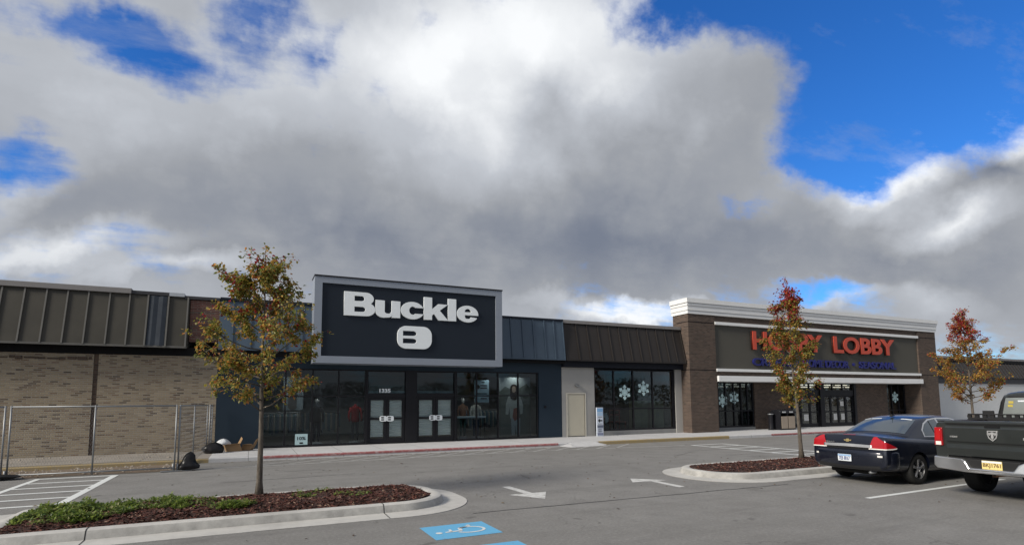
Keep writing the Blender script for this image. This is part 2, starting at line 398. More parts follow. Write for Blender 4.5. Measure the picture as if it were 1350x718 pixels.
M['red_brick'] = brick('weathered_red_brick', .29, .066, [(0, (.10, .035, .028)), (.3, (.17, .06, .045)), (.7, (.2, .08, .06)), (.9, (.22, .15, .11)), (1, (.06, .04, .035))], (.17, .13, .11), .012)
M['brown_brick'] = brick('brown_brick', .21, .075, [(0, (.040, .027, .022)), (.2, (.068, .043, .034)), (.6, (.09, .058, .045)), (.9, (.125, .083, .062)), (1, (.035, .026, .022))], (.12, .10, .084), .012)
M['grey_knee'] = paint('grey_concrete_sill', (.22, .22, .215), .8, var=.2)

YF = 24.0
SW = .14                      # pavement height

def mansard(parent, x0, x1, zb, zt, yb, yt, seams, mat, seam_mat, name='mansard', ends=True):
    """Sloped standing-seam roof edge. yb/zb front bottom, yt/zt back top."""
    m = MB(); d = .06
    m.add([(x0, yb, zb), (x1, yb, zb), (x1, yt, zt), (x0, yt, zt), (x0, yb + 1.6, zb), (x1, yb + 1.6, zb), (x1, yb + 1.6, zt), (x0, yb + 1.6, zt)],
          [(0, 1, 2, 3), (4, 0, 3, 7), (1, 5, 6, 2), (3, 2, 6, 7), (0, 4, 5, 1), (4, 7, 6, 5)])
    o = m.build(name, mat, parent)
    s = MB(); L = math.hypot(yt - yb, zt - zb); ny, nz = -(zt - zb) / L, (yt - yb) / L
    for x in seams:
        w = .022; h = .045
        vs = []
        for (y, z) in ((yb, zb), (yt, zt)):
            for dx in (-w, w):
                for k in (-.004, h): vs.append((x + dx, y + ny * k, z + nz * k))
        s.add(vs, [(0, 1, 3, 2), (4, 6, 7, 5), (0, 4, 5, 1), (2, 3, 7, 6), (1, 5, 7, 3), (0, 2, 6, 4)])
    s.box(x0, x1, yb - .03, yb + .05, zb - .05, zb + .02)          # drip edge
    s.build('standing_seam', seam_mat, o)
    return o

def storefront(parent, x0, x1, z0, z1, mulls, rails, y=YF + .1, fw=.055, name='shop_window', g=None, dep=.12):
    """An aluminium shop window: frame grid in black with one glass sheet behind it."""
    f = MB()
    f.box(x0, x0 + fw, y - dep / 2, y + dep / 2, z0, z1); f.box(x1 - fw, x1, y - dep / 2, y + dep / 2, z0, z1)
    f.box(x0 + fw, x1 - fw, y - dep / 2, y + dep / 2, z0, z0 + fw * 1.4); f.box(x0 + fw, x1 - fw, y - dep / 2, y + dep / 2, z1 - fw, z1)
    for x in mulls: f.box(x - fw / 2, x + fw / 2, y - dep / 2 + .002, y + dep / 2 - .002, z0 + fw * 1.4, z1 - fw)
    xs = [x0 + fw / 2] + list(mulls) + [x1 - fw / 2]
    for z in rails:
        for a, b in zip(xs[:-1], xs[1:]): f.box(a + fw / 2, b - fw / 2, y - dep / 2 + .004, y + dep / 2 - .004, z - fw / 2, z + fw / 2)
    w = f.build(name, M['black'], parent, bevel=.004, seg=1)
    q = MB().box(x0 + .01, x1 - .01, y - .006, y + .006, z0 + .01, z1 - .01)
    q.build('pane', g or M['glass'], w)
    return w

# ================================================================== 1  tan brick building behind the fence
b = thing('brick_building', 'tan brick building with olive metal roof panels behind the wire fence', 'building', (-6, YF, 0))
w = MB(); w.box(-16, -5.04, YF, YF + .3, 0, 3.66); w.box(-4.9, -1.175, YF, YF + .3, 0, 3.66)
w.box(-16, -15.7, YF + .3, YF + 18, 0, 5.8); w.box(-16, -1.2, YF + 18, YF + 18.3, 0, 5.8)
w.parts('wall', M['tan_brick'], b)
MB().box(-5.04, -4.9, YF + .03, YF + .33, 0, 3.66).build('pilaster', M['dark_pil'], b)
m = MB()                                                          # ragged top courses over the left bay
x = -7.9
while x < -5.15:
    l = random.uniform(.12, .4); h = random.uniform(.03, .09)
    m.box(x, min(x + l, -5.1), YF - random.uniform(.01, .035), YF + .05, 3.50 - h, 3.50 + random.uniform(.0, .07)); x += l + random.uniform(.01, .1)
m.build('broken_course', M['dark_pil'], b)
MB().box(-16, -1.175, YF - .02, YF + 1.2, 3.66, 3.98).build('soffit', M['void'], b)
r = mansard(b, -16, -2.18, 3.96, 5.86, 23.5, 23.95, [-15.2 + .6 * k for k in range(13)] + [-7.05 - .6, -7.05, -6.455, -5.87, -5.28, -4.66, -4.065], M['olive_roof'], M['seam'])
gp = MB()                                                         # the bare corrugated strip where a panel is gone
k = 0; x = -3.46
while x < -2.9:
    z0, z1 = 3.97, 5.85
    for zz in (0,):
        gp.add([(x, 23.475 - .022 * (k % 2), z0), (x + .14, 23.475 - .022 * ((k + 1) % 2), z0), (x + .14, 23.925 - .022 * ((k + 1) % 2), z1), (x, 23.925 - .022 * (k % 2), z1)], [(0, 1, 2, 3)])
    x += .14; k += 1
gp.build('bare_sheet', M['sheet'], b)
sm = MB()
for x in (-3.5, -2.86, -2.235):
    sm.add([(x - .025, 23.43, 3.95), (x + .025, 23.43, 3.95), (x + .025, 23.89, 5.86), (x - .025, 23.89, 5.86), (x - .025, 23.5, 3.95), (x + .025, 23.5, 3.95), (x + .025, 23.96, 5.86), (x - .025, 23.96, 5.86)],
           [(0, 1, 2, 3), (4, 0, 3, 7), (1, 5, 6, 2), (3, 2, 6, 7), (0, 4, 5, 1), (4, 7, 6, 5)])
sm.parts('panel_edge', M['seam'], b)
MB().box(-2.16, -1.175, YF - .02, YF + .28, 4.2, 5.78).build('upper_brick', M['red_brick'], b)
MB().box(-16, -4.03, 23.86, 24.5, 5.87, 6.06).build('coping', M['coping'], b, bevel=.01)
c = MB(); c.box(-4.03, -2.75, 23.9, 24.5, 5.87, 6.0); c.box(-2.35, -1.17, 23.9, 24.5, 5.80, 5.92)
c.parts('coping', M['darkcope'], b, bevel=.01)
MB().box(-2.85, -2.36, 23.88, 24.5, 5.87, 6.0).build('coping_patch', paint('pale_patch', (.4, .43, .47), .5), b)
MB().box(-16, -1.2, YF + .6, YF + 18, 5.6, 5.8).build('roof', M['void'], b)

# ================================================================== 2  navy clothing shop
b = thing('clothing_shop', 'dark navy clothing shop with tall windows beside the tan brick building', 'building', (6, YF, 0))
w = MB(); w.box(-1.17, .35, YF, YF + .3, SW, 3.9); w.box(12.62, 13.895, YF, YF + .3, SW, 3.72)
w.box(.35, 12.62, YF - .02, YF + .3, 3.27, 3.9)
w.parts('wall', M['navy'], b)
s = MB(); s.box(-1.17, .35, YF + .3, YF + .5, 0, 5.8); s.box(-1.17, -1.0, YF + .5, YF + 12, 0, 5.8); s.box(13.7, 13.89, YF + .3, YF + 12, 0, 5.8); s.box(-1.0, 13.7, YF + 9, YF + 9.2, 0, 5.8)
s.parts('interior_wall', M['int_wall'], b)
MB().box(-1.0, 13.7, YF + .3, YF + 9, 0.02, SW - .005).build('shop_floor', M['int_floor'], b)
MB().box(-1.0, 13.7, YF + .3, YF + 9, 3.42, 3.5).build('ceiling', M['int_wall'], b)
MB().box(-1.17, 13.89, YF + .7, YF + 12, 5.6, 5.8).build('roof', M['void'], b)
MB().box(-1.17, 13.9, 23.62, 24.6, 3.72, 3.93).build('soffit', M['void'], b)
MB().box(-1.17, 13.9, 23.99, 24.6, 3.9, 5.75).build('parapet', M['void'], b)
mansard(b, -1.165, 2.3, 3.95, 5.84, 23.5, 23.95, [-.7 + .62 * k for k in range(5)], M['navy_roof'], M['navy_roof'])
mansard(b, 10.1, 13.86, 3.91, 5.80, 23.5, 23.75, [10.4, 10.998, 11.6, 12.19, 12.787, 13.31, 13.83], M['navy_roof'], M['navy_roof'])
c = MB(); c.box(-1.165, 2.3, 23.88, 24.5, 5.85, 5.95); c.box(10.1, 13.87, 23.7, 24.5, 5.81, 5.9)
c.parts('coping', paint('navy_coping', (.014, .018, .028), .5), b)
lw = storefront(b, .36, 4.42, SW + .01, 3.27, [1.26, 2.28, 3.30], [2.16])
rw = storefront(b, 8.42, 12.6, SW + .01, 3.27, [9.43, 10.5, 11.55], [2.16])
# entrance bays
e = MB(); e.box(4.42, 4.5, YF, YF + .25, SW, 3.27); e.box(6.10, 6.60, YF - .03, YF + .25, SW, 3.27); e.box(8.34, 8.42, YF, YF + .25, SW, 3.27)
e.box(4.5, 6.1, YF + .03, YF + .2, 2.1, 2.28); e.box(6.6, 8.34, YF + .03, YF + .2, 2.1, 2.28)
e.box(4.5, 6.1, YF + .03, YF + .2, 3.19, 3.27); e.box(6.6, 8.34, YF + .03, YF + .2, 3.19, 3.27)
e.build('entrance_frame', M['black'], b, bevel=.006, seg=1)
for x0, x1 in ((4.5, 6.1), (6.6, 8.34)):
    t = MB().box(x0, x1, YF + .10, YF + .112, 2.28, 3.19).build('transom', M['glass'], b)
    if x0 < 5: text_mesh('street_number', '1335', (4.98, 5.46, 2.30, 2.475), .01, M['letter_white'], facing(YF + .085), t, offset=.045)
    MB().box(x0 + .01, x1 - .01, YF + .16, YF + .2, 2.28, 2.38).build('transom_ledge', M['blind'], t)
    mid = (x0 + x1) / 2
    for a, c_, hs in ((x0 + .01, mid - .005, 1), (mid + .005, x1 - .01, -1)):
        f = MB(); st = .11
        f.box(a, a + st, YF + .06, YF + .12, SW + .02, 2.09); f.box(c_ - st, c_, YF + .06, YF + .12, SW + .02, 2.09)
        f.box(a + st, c_ - st, YF + .06, YF + .12, SW + .02, SW + .24); f.box(a + st, c_ - st, YF + .06, YF + .12, 1.98, 2.09)
        f.box(a + st, c_ - st, YF + .062, YF + .118, 1.16, 1.25)
        d = f.build('door', M['black'], b, bevel=.005, seg=1)
        MB().box(a + st, c_ - st, YF + .086, YF + .094, SW + .24, 1.98).build('door_glass', M['glass_clear'], d)
        bl = MB()                                                # pleated blind behind each door glass
        z = SW + .3; k = 0
        while z < 1.96:
            yk = [YF + .14, YF + .165]; z2 = z + .055
            bl.add([(a + st + .02, yk[k % 2], z), (c_ - st - .02, yk[k % 2], z), (c_ - st - .02, yk[(k + 1) % 2], z2), (a + st + .02, yk[(k + 1) % 2], z2)], [(0, 1, 2, 3)]); z = z2; k += 1
        bl.build('blind', M['blind'], d)
        hx = (c_ - .14) if hs == 1 else (a + .14)
        h = curve_mesh('pull_handle', [rrect(hx - .15, hx + .15, 1.09, 1.31, .07)], .03, M['letter_white'], facing(YF + .03), d, .004)
        sl_ = MB()
        for zz in (1.13, 1.22): sl_.prism(rrect(hx - .10, hx + .03, zz, zz + .055, .02, 3), YF + .008, YF + .02)
        sl_.build('grip_slot', M['void'], h)
for x in (.9, 1.8, 2.8, 3.8, 8.9, 9.95, 11.0, 12.1):
    l = MB().lathe([(.085, 3.395), (.085, 3.418)], 12, (x, YF + 2.9, 0)).build('downlight', M['lamp'], b)
MB().lathe([(.06, 0), (.06, .05)], 12, (12.95, YF - .05, 1.62), 'y').build('wall_cap', M['black'], b)

# the big sign box, and what it says
SY = 23.0
s = thing('shop_sign', 'large black shop sign in a grey frame with heavy white lettering', 'sign', (6.2, SY, 3.44))
f = MB(); fo = (2.16, 10.26, 3.45, 6.9); fi = (2.45, 9.95, 3.73, 6.65)
f.box(fo[0], fi[0], SY, SY + 1.0, fo[2], fo[3]); f.box(fi[1], fo[1], SY, SY + 1.0, fo[2], fo[3])
f.box(fi[0], fi[1], SY, SY + 1.0, fo[2], fi[2]); f.box(fi[0], fi[1], SY, SY + 1.0, fi[3], fo[3])
f.build('frame', M['sign_frame'], s)
MB().box(fi[0], fi[1], SY + .06, SY + .9, fi[2], fi[3]).build('face_panel', M['sign_panel'], s)
MB().box(fo[0] - .02, fo[1] + .02, SY - .03, SY + 1.02, fo[3], fo[3] + .055).build('cap_flashing', M['black'], s)
# heavy lettering: one word, six fat letters drawn as outlines
def arc(cx, cz, rx, rz, a0, a1, n=10):
    return [(cx + rx * math.cos(R(a0 + (a1 - a0) * k / n)), cz + rz * math.sin(R(a0 + (a1 - a0) * k / n))) for k in range(n + 1)]
def glyph_B():     # cell 0..1.12 wide, 0..1 high
    o = [(0, 0)] + arc(.80, .285, .32, .285, -90, 62, 10) + arc(.78, .745, .28, .255, -38, 90, 10) + [(0, 1)]
    h1 = [(.36, .16)] + arc(.66, .275, .11, .115, -90, 90, 6) + [(.36, .39)]
    h2 = [(.36, .62)] + arc(.63, .735, .10, .115, -90, 90, 6) + [(.36, .85)]
    return [o, h1, h2]
def glyph_u():     # 0..0.92, x-height .72
    return [[(0, .72), (0, .26)] + arc(.30, .24, .30, .26, 180, 270, 6) + arc(.46, .16, .18, .16, -90, -20, 4) + [(.60, .10), (.60, 0), (.92, 0), (.92, .72), (.60, .72), (.60, .26)] + arc(.46, .25, .13, .10, 0, -180, 6) + [(.33, .72)]]
def glyph_c():
    o = arc(.45, .36, .45, .38, 22, 338, 22)
    i = arc(.47, .36, .16, .2, 322, 38, 12)
    return [o[:1] and [(.87, .50)] + arc(.45, .36, .45, .38, 28, 332, 22) + [(.87, .22), (.60, .22)] + arc(.46, .36, .145, .19, 312, 48, 12) + [(.60, .50)]]
def glyph_k():
    return [[(0, 0), (.32, 0), (.32, .20), (.40, .28), (.58, 0), (.98, 0), (.63, .44), (.95, .72), (.58, .72), (.32, .47), (.32, 1), (0, 1)]]
def glyph_l(): return [[(0, 0), (.33, 0), (.33, 1), (0, 1)]]
def glyph_e():
    o = [(.90, .31)] + [(.90, .36)] + arc(.45, .36, .45, .38, 5, 330, 24) + [(.84, .19), (.59, .21)] + arc(.46, .21, .13, .085, -20, -180, 6) + [(.32, .31)]
    h = [(.32, .44), (.60, .44)] + arc(.46, .46, .14, .15, 0, 180, 8)
    return [o, h]
loops = []; xx = 0
for gl, adv in ((glyph_B, 1.14), (glyph_u, .95), (glyph_c, .90), (glyph_k, .98), (glyph_l, .37), (glyph_e, .9)):
    for lp in gl(): loops.append([(p[0] + xx, p[1]) for p in lp])
    xx += adv
X0, X1, Z0, Z1 = 3.30, 9.09, 5.40, 6.36
sc = (X1 - X0) / xx
loops = [[(X0 + p[0] * sc, Z0 + p[1] * (Z1 - Z0)) for p in lp] for lp in loops]
curve_mesh('lettering', loops, .05, M['letter_white'], facing(SY + .03), s, .008)
ex0, ex1, ez0, ez1 = 5.48, 6.95, 4.13, 5.07
D1 = [(5.70, 4.66)] + arc(6.14, 4.77, .16, .11, -90, 90, 8) + [(5.70, 4.88)]
D2 = [(5.70, 4.34)] + arc(6.14, 4.45, .16, .11, -90, 90, 8) + [(5.70, 4.56)]
curve_mesh('emblem', [rrect(ex0, ex1, ez0, ez1, .36, 8), D1, D2], .05, M['letter_white'], facing(SY + .03), s, .008)

# ================================================================== 3  vacant-looking unit: grey front, dark bronze roof edge
b = thing('shop_unit', 'grey shop unit with dark bronze mansard and two paper snowflakes in its window', 'building', (17.5, YF, 0))
w = MB(); w.box(13.9, 14.2, YF - .01, YF + .3, SW, 3.56); w.box(15.21, 15.8, YF - .01, YF + .3, SW, 3.56); w.box(14.2, 15.21, YF - .01, YF + .3, 2.24, 3.56)
w.box(21.03, 21.49, YF - .03, YF + .3, SW, 3.56)
w.parts('wall', M['stucco'], b)
MB().box(13.9, 21.5, 23.8, 24.5, 3.56, 3.9).build('fascia', paint('navy_black_fascia', (.012, .014, .022), .6), b)
MB().box(15.8, 21.03, YF + .02, YF + .3, SW, .36).build('sill_wall', M['grey_knee'], b)
fr = MB(); fr.box(14.14, 14.2, YF - .035, YF + .05, SW, 2.3); fr.box(15.21, 15.27, YF - .035, YF + .05, SW, 2.3); fr.box(14.2, 15.21, YF - .035, YF + .05, 2.24, 2.3)
fr.build('door_frame', paint('pale_door_frame', (.56, .53, .45), .5), b)
d = MB().box(14.22, 15.19, YF + .0, YF + .05, SW + .03, 2.235).build('door', M['cream'], b, bevel=.004)
hn = MB()
for z in (.45, 1.2, 1.98): hn.box(14.195, 14.225, YF - .02, YF + .01, z, z + .12)
hn.parts('hinge', M['steel'], d)
MB().box(14.22, 15.19, YF - .012, YF + .0, SW + .002, SW + .03).build('door_threshold', M['void'], b)
storefront(b, 15.84, 20.96, .36, 3.5, [17.05, 18.28, 19.56], [1.47], YF + .12, .06)
MB().box(20.96, 21.03, YF + .02, YF + .3, .36, 3.56).build('jamb', M['black'], b)
s = MB(); s.box(13.92, 14.05, YF + .3, YF + 9, 0, 5.7); s.box(21.3, 21.45, YF + .3, YF + 9, 0, 5.7); s.box(14.05, 21.3, YF + 7, YF + 7.2, 0, 5.7)
s.box(14.05, 15.84, YF + .31, YF + .4, 0, 5.7)
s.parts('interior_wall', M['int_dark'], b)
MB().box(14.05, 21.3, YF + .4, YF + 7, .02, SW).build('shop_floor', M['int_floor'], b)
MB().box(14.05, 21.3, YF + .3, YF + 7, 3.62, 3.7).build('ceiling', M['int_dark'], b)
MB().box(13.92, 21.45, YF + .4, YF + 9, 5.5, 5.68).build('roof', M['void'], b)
mansard(b, 13.9, 21.46, 3.9, 5.74, 23.5, 23.93, [13.93, 14.68, 15.334, 16.0, 16.667, 17.28, 17.88, 18.49, 19.11, 19.71, 20.31, 20.86, 21.41], M['brown_roof'], M['brown_roof'])
MB().box(13.9, 21.46, 23.84, 24.5, 5.75, 5.92).build('coping', M['coping'], b, bevel=.01)
l = thing('wall_lamp', 'small metal wall lamp above the cream door', 'lamp', (14.75, YF, 2.66))
MB().box(14.66, 14.84, YF - .04, YF - .012, 2.6, 2.72).build('mounting_plate', M['steel'], l)
MB().loft([[(14.62, YF - .04, 2.72), (14.88, YF - .04, 2.72), (14.88, YF - .04, 2.66), (14.62, YF - .04, 2.66)], [(14.66, YF - .2, 2.64), (14.84, YF - .2, 2.64), (14.84, YF - .2, 2.6), (14.66, YF - .2, 2.6)]]).build('lamp_shade', M['steel'], l)

# ================================================================== 4  craft shop with the white cornice
HY = 23.3
b = thing('craft_shop', 'brown brick craft shop with white cornice and recessed glass entrance', 'building', (33, HY, 0))
w = MB()
w.box(21.49, 23.41, HY, HY + 1.2, SW, 6.6); w.box(42.3, 44.42, HY, HY + 1.2, SW, 6.6)          # end piers
w.box(21.49, 21.8, HY + 1.2, HY + 14, 0, 5.4); w.box(44.1, 44.4, HY + 1.2, HY + 14, 0, 5.4)
w.box(23.41, 42.3, HY + .07, HY + 1.0, 6.25, 6.62); w.box(23.41, 42.3, HY + .07, HY + 1.0, 3.23, 3.47)
RY = 24.3
w.box(27.35, 30.45, RY, RY + .4, SW, 3.3); w.box(36.72, 40.1, RY, RY + .4, SW, 3.3); w.box(43.0, 44.1, RY, RY + .4, SW, 3.3); w.box(23.41, 24.45, RY, RY + .4, SW, 3.3)
w.parts('wall', M['brown_brick'], b)
j = MB()
for x0, x1 in ((21.483, 23.416), (42.294, 44.427)):
    for z in (3.52, 6.14): j.box(x0, x1, HY - .006, HY + .01, z, z + .035)
for z in (3.52, 6.14): j.box(21.482, 21.492, HY, HY + .9, z, z + .035)
j.parts('brick_joint', M['void'], b)
MB().box(23.41, 42.3, HY + .1, HY + 1.0, 3.62, 6.08).build('sign_wall', M['eifs'], b)
t = MB(); t.box(23.41, 42.32, HY - .05, HY + .2, 6.085, 6.25); t.box(23.41, 42.38, HY - .05, HY + .2, 3.47, 3.625)
t.parts('white_band', M['trim_white'], b, bevel=.008)
MB().box(23.45, 42.42, HY - .12, HY + .9, 2.915, 3.225).build('canopy_band', M['trim_white'], b, bevel=.01)
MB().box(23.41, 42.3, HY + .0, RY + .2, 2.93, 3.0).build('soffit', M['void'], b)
cn = MB()                                                         # stepped cornice, four courses, returned on the left side
for z0, z1, p in ((6.60, 6.78, .05), (6.785, 7.03, .085), (7.035, 7.19, .12), (7.195, 7.44, .17)):
    cn.box(21.49 - p, 44.42 + p, HY - p, HY + 1.25, z0, z1)
cn.build('cornice', M['trim_white'], b)
cs = MB()
for z, p in ((6.78, .07), (7.03, .105), (7.19, .15)): cs.box(21.49 - p, 44.42 + p, HY - p, HY + 1.2, z + .0005, z + .0045)
cs.build('cornice_joint', M['darkcope'], b)
MB().box(21.8, 44.1, HY + 1.2, HY + 14, 5.2, 5.4).build('roof', M['void'], b)
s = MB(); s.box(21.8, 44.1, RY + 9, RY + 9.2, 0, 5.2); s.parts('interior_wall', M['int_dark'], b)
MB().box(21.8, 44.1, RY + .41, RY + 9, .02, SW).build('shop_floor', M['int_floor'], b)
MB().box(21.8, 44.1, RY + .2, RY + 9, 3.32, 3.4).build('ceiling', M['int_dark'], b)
MB().box(24.45, 27.35, RY + .02, RY + .3, SW, .3).build('sill_wall', M['grey_knee'], b)
storefront(b, 24.5, 27.33, .3, 2.93, [25.1, 25.75, 26.35, 26.85], [1.25], RY + .12, .07)
storefront(b, 40.1, 43.0, SW, 2.93, [40.75, 41.5, 42.2], [1.1], RY + .12, .08)
# entrance: two banks of sliding doors with transoms
e = MB(); e.box(30.45, 30.6, RY - .05, RY + .25, SW, 2.93); e.box(33.1, 33.5, RY - .08, RY + .25, SW, 2.93); e.box(36.5, 36.72, RY - .05, RY + .25, SW, 2.93)
e.box(30.6, 33.1, RY, RY + .2, 2.12, 2.48); e.box(33.5, 36.5, RY, RY + .2, 2.12, 2.48); e.box(30.6, 36.5, RY + .01, RY + .19, 2.87, 2.93)
e.build('entrance_frame', M['black'], b, bevel=.006, seg=1)
for x0, x1, n in ((30.6, 33.1, 3), (33.5, 36.5, 4)):
    tr = MB().box(x0, x1, RY + .1, RY + .11, 2.48, 2.87).build('transom', M['glass_clear'], b)
    mb = MB()
    for k in range(1, 3): mb.box(x0 + (x1 - x0) * k / 3 - .03, x0 + (x1 - x0) * k / 3 + .03, RY + .05, RY + .15, 2.48, 2.87)
    mb.parts('mullion', M['black'], tr)
    wd = (x1 - x0) / n
    for k in range(n):
        a, c_ = x0 + wd * k + .01, x0 + wd * (k + 1) - .01; st = .07
        f = MB(); f.box(a, a + st, RY + .06, RY + .13, SW + .01, 2.11); f.box(c_ - st, c_, RY + .06, RY + .13, SW + .01, 2.11)
        f.box(a + st, c_ - st, RY + .06, RY + .13, SW + .01, SW + .24); f.box(a + st, c_ - st, RY + .06, RY + .13, 2.02, 2.11); f.box(a + st, c_ - st, RY + .062, RY + .128, 1.05, 1.13)
        d = f.build('door', M['black'], b, bevel=.004, seg=1)
        MB().box(a + st, c_ - st, RY + .09, RY + .1, SW + .24, 2.02).build('door_glass', M['glass_clear'], d)
        if (x0 > 33 and k in (1, 2)) or (x0 < 33 and k == 1):
            pm = MB(); pm.box(a + st + .15, c_ - st - .1, RY + .075, RY + .08, .55, .95)
            if k == 2: pm.box(a + st + .12, c_ - st - .14, RY + .075, RY + .08, 1.45, 1.75)
            pm.build('paper_notice', paint('paper', (.6, .6, .58), .8, var=.2, scale=12), d)
st = MB()
for y, z in ((RY + 2.6, 2.72), (RY + 3.4, 2.90), (RY + 4.4, 3.06)):
    for k in range(12): st.box(23.5 + k * 1.62, 24.75 + k * 1.62, y, y + .12, z, z + .07)
st.parts('ceiling_strip_light', M['strip'], b)
s = thing('shop_lettering', 'raised orange-red shop name with small dark blue line on taupe wall', 'sign', (32.5, HY, 3.8))
def two_tone(name, body, fit, face, ret, dep, off):
    t = text_mesh(name, body, fit, .03, face, facing(HY - dep), s, offset=off)
    text_mesh('letter_return', body, (fit[0] - .02, fit[1] - .02, fit[2] - .015, fit[3] - .0), dep, ret, facing(HY - dep / 2 + .03), t, offset=off + .004)
two_tone('lettering', 'HOBBY', (26.2, 32.2, 4.76, 5.86), M['letter_red'], M['letter_ret'], .09, .03)
two_tone('lettering', 'LOBBY', (33.25, 39.45, 4.78, 5.86), M['letter_red'], M['letter_ret'], .09, .03)
for word, u0, u1, v0, v1 in (('CRAFTS', 26.25, 29.5, 3.85, 4.30), ('\u2022', 29.9, 30.1, 4.0, 4.2), ('HOME DECOR', 30.5, 34.75, 3.85, 4.31), ('\u2022', 35.15, 35.35, 4.0, 4.2), ('SEASONAL', 35.8, 39.62, 3.86, 4.32)):
    text_mesh('tagline_lettering', word, (u0, u1, v0, v1), .09, M['letter_blue'], facing(HY + .02), s, offset=.03)

# ================================================================== 5  white-walled wing at the far end
b = thing('far_wing', 'white walled wing with dark ribbed roof beyond the brown brick shop', 'building', (56, 25, 0))
MB().box(44.42, 75, 25, 25.3, 0, 3.05).build('wall', M['white_block'], b)
MB().box(44.42, 75, 24.9, 25.6, 3.05, 3.55).build('fascia', M['darkcope'], b)
mansard(b, 44.42, 75, 3.55, 5.05, 24.75, 25.5, [44.7 + .5 * k for k in range(60)], M['brown_roof'], M['brown_roof'])
MB().box(44.42, 75, 25.45, 26.2, 5.06, 5.24).build('coping', M['coping'], b)
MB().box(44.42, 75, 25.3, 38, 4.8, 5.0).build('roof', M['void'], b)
s = MB(); s.box(74.7, 75, 25.3, 38, 0, 4.8); s.box(44.42, 75, 38, 38.3, 0, 4.8); s.parts('side_wall', M['white_block'], b)

# added spots without fittings inside the windows, to brighten the shop interiors
def add_fill_spot(x, y, z, watts, col=(1, .95, .87), aim=(0, 1.1, -1.5), cone=110):
    l = bpy.data.lights.new('interior_fill_spot', 'SPOT'); l.energy = watts; l.color = col; l.shadow_soft_size = .08; l.spot_size = R(cone); l.spot_blend = .8
    o = bpy.data.objects.new('interior_fill_spot', l); link(o); o.location = (x, y, z); o.rotation_euler = Vector(aim).to_track_quat('-Z', 'Y').to_euler()
for x in (1.2, 2.6, 3.9, 9.0, 10.3, 11.6): add_fill_spot(x, YF + .30, 3.38, 80)
for x in (2.5, 6.5, 10.5): add_fill_spot(x, YF + 4.0, 3.38, 35, aim=(0, .5, -1))
for x in (17.3, 19.7): add_fill_spot(x, YF + .45, 3.58, 70)
for x in (25.9, 41.5): add_fill_spot(x, RY + .5, 3.25, 60, (1, .92, .8))
for x in (31.8, 35.0): add_fill_spot(x, RY + 1.5, 3.2, 110, (1, .92, .8), (0, 2, -1))
# ================================================================== ground
def asphalt():
    m, nt, out = newmat('worn_asphalt'); c = coords(nt)
    big = noise_(nt, c, .16, 6, .6); mid = noise_(nt, c, 1.3, 6, .65); fine = noise_(nt, c, 90, 2, .6); grit = noise_(nt, c, 260, 1)
    col = ramp(nt, mid, [(.25, (.175, .170, .162)), (.5, (.215, .210, .201)), (.75, (.255, .25, .24))])
    col = mixc(nt, maprange(nt, big, .42, .68, 0, .35), col, (.145, .14, .132))
    vo = N(nt, 'ShaderNodeTexVoronoi', feature='DISTANCE_TO_EDGE'); vo.inputs['Scale'].default_value = .33
    wc = N(nt, 'ShaderNodeVectorMath', operation='ADD'); nt.links.new(c, wc.inputs[0])
    nn = N(nt, 'ShaderNodeTexNoise'); nt.links.new(c, nn.inputs['Vector']); nn.inputs['Scale'].default_value = 1.1; nn.inputs['Detail'].default_value = 6
    sc = N(nt, 'ShaderNodeVectorMath', operation='SCALE'); nt.links.new(nn.outputs['Color'], sc.inputs[0]); sc.inputs['Scale'].default_value = 1.4
    nt.links.new(sc.outputs[0], wc.inputs[1]); nt.links.new(wc.outputs[0], vo.inputs['Vector'])
    gate = maprange(nt, noise_(nt, c, .3, 3), .5, .62)
    crack = math_(nt, 'MULTIPLY', maprange(nt, vo.outputs['Distance'], .0, .006, 1, 0), gate)
    col = mixc(nt, math_(nt, 'MULTIPLY', crack, .55), col, (.05, .048, .045))
    st = maprange(nt, noise_(nt, c, .75, 4, .5), .64, .74, 0, .4)            # oil and tyre stains
    col = mixc(nt, st, col, (.075, .073, .07))
    col = mixc(nt, maprange(nt, fine, .35, .7, 0, .30), col, (.07, .068, .064))
    col = mixc(nt, maprange(nt, grit, .58, .75, 0, .45), col, (.32, .31, .295))
    agg = noise_(nt, c, 20, 5, .75)
    col = mixc(nt, maprange(nt, agg, .52, .68, 0, .38), col, (.10, .097, .092))
    col = mixc(nt, maprange(nt, agg, .48, .34, 0, .30), col, (.36, .35, .335))
    mp = N(nt, 'ShaderNodeMapping'); nt.links.new(c, mp.inputs[0]); mp.inputs[3].default_value = (.12, 1.5, 1); mp.inputs[2].default_value = (0, 0, R(4))
    lane = noise_(nt, mp.outputs[0], 1.0, 6, .65)                               # tyre-polished lanes along the drive
    col = mixc(nt, maprange(nt, lane, .54, .70, 0, .38), col, (.115, .112, .106))
    sp_ = N(nt, 'ShaderNodeTexVoronoi'); sp_.inputs['Scale'].default_value = .9; nt.links.new(wc.outputs[0], sp_.inputs['Vector'])
    col = mixc(nt, maprange(nt, sp_.outputs['Distance'], .10, .05, 0, .5), col, (.07, .068, .065))
    h = math_(nt, 'ADD', math_(nt, 'ADD', fine, agg), math_(nt, 'MULTIPLY', grit, .6))
    bsdf(nt, out, col, .85, 0, h, .5, .008, Specular_IOR_Level=.3)
    return m
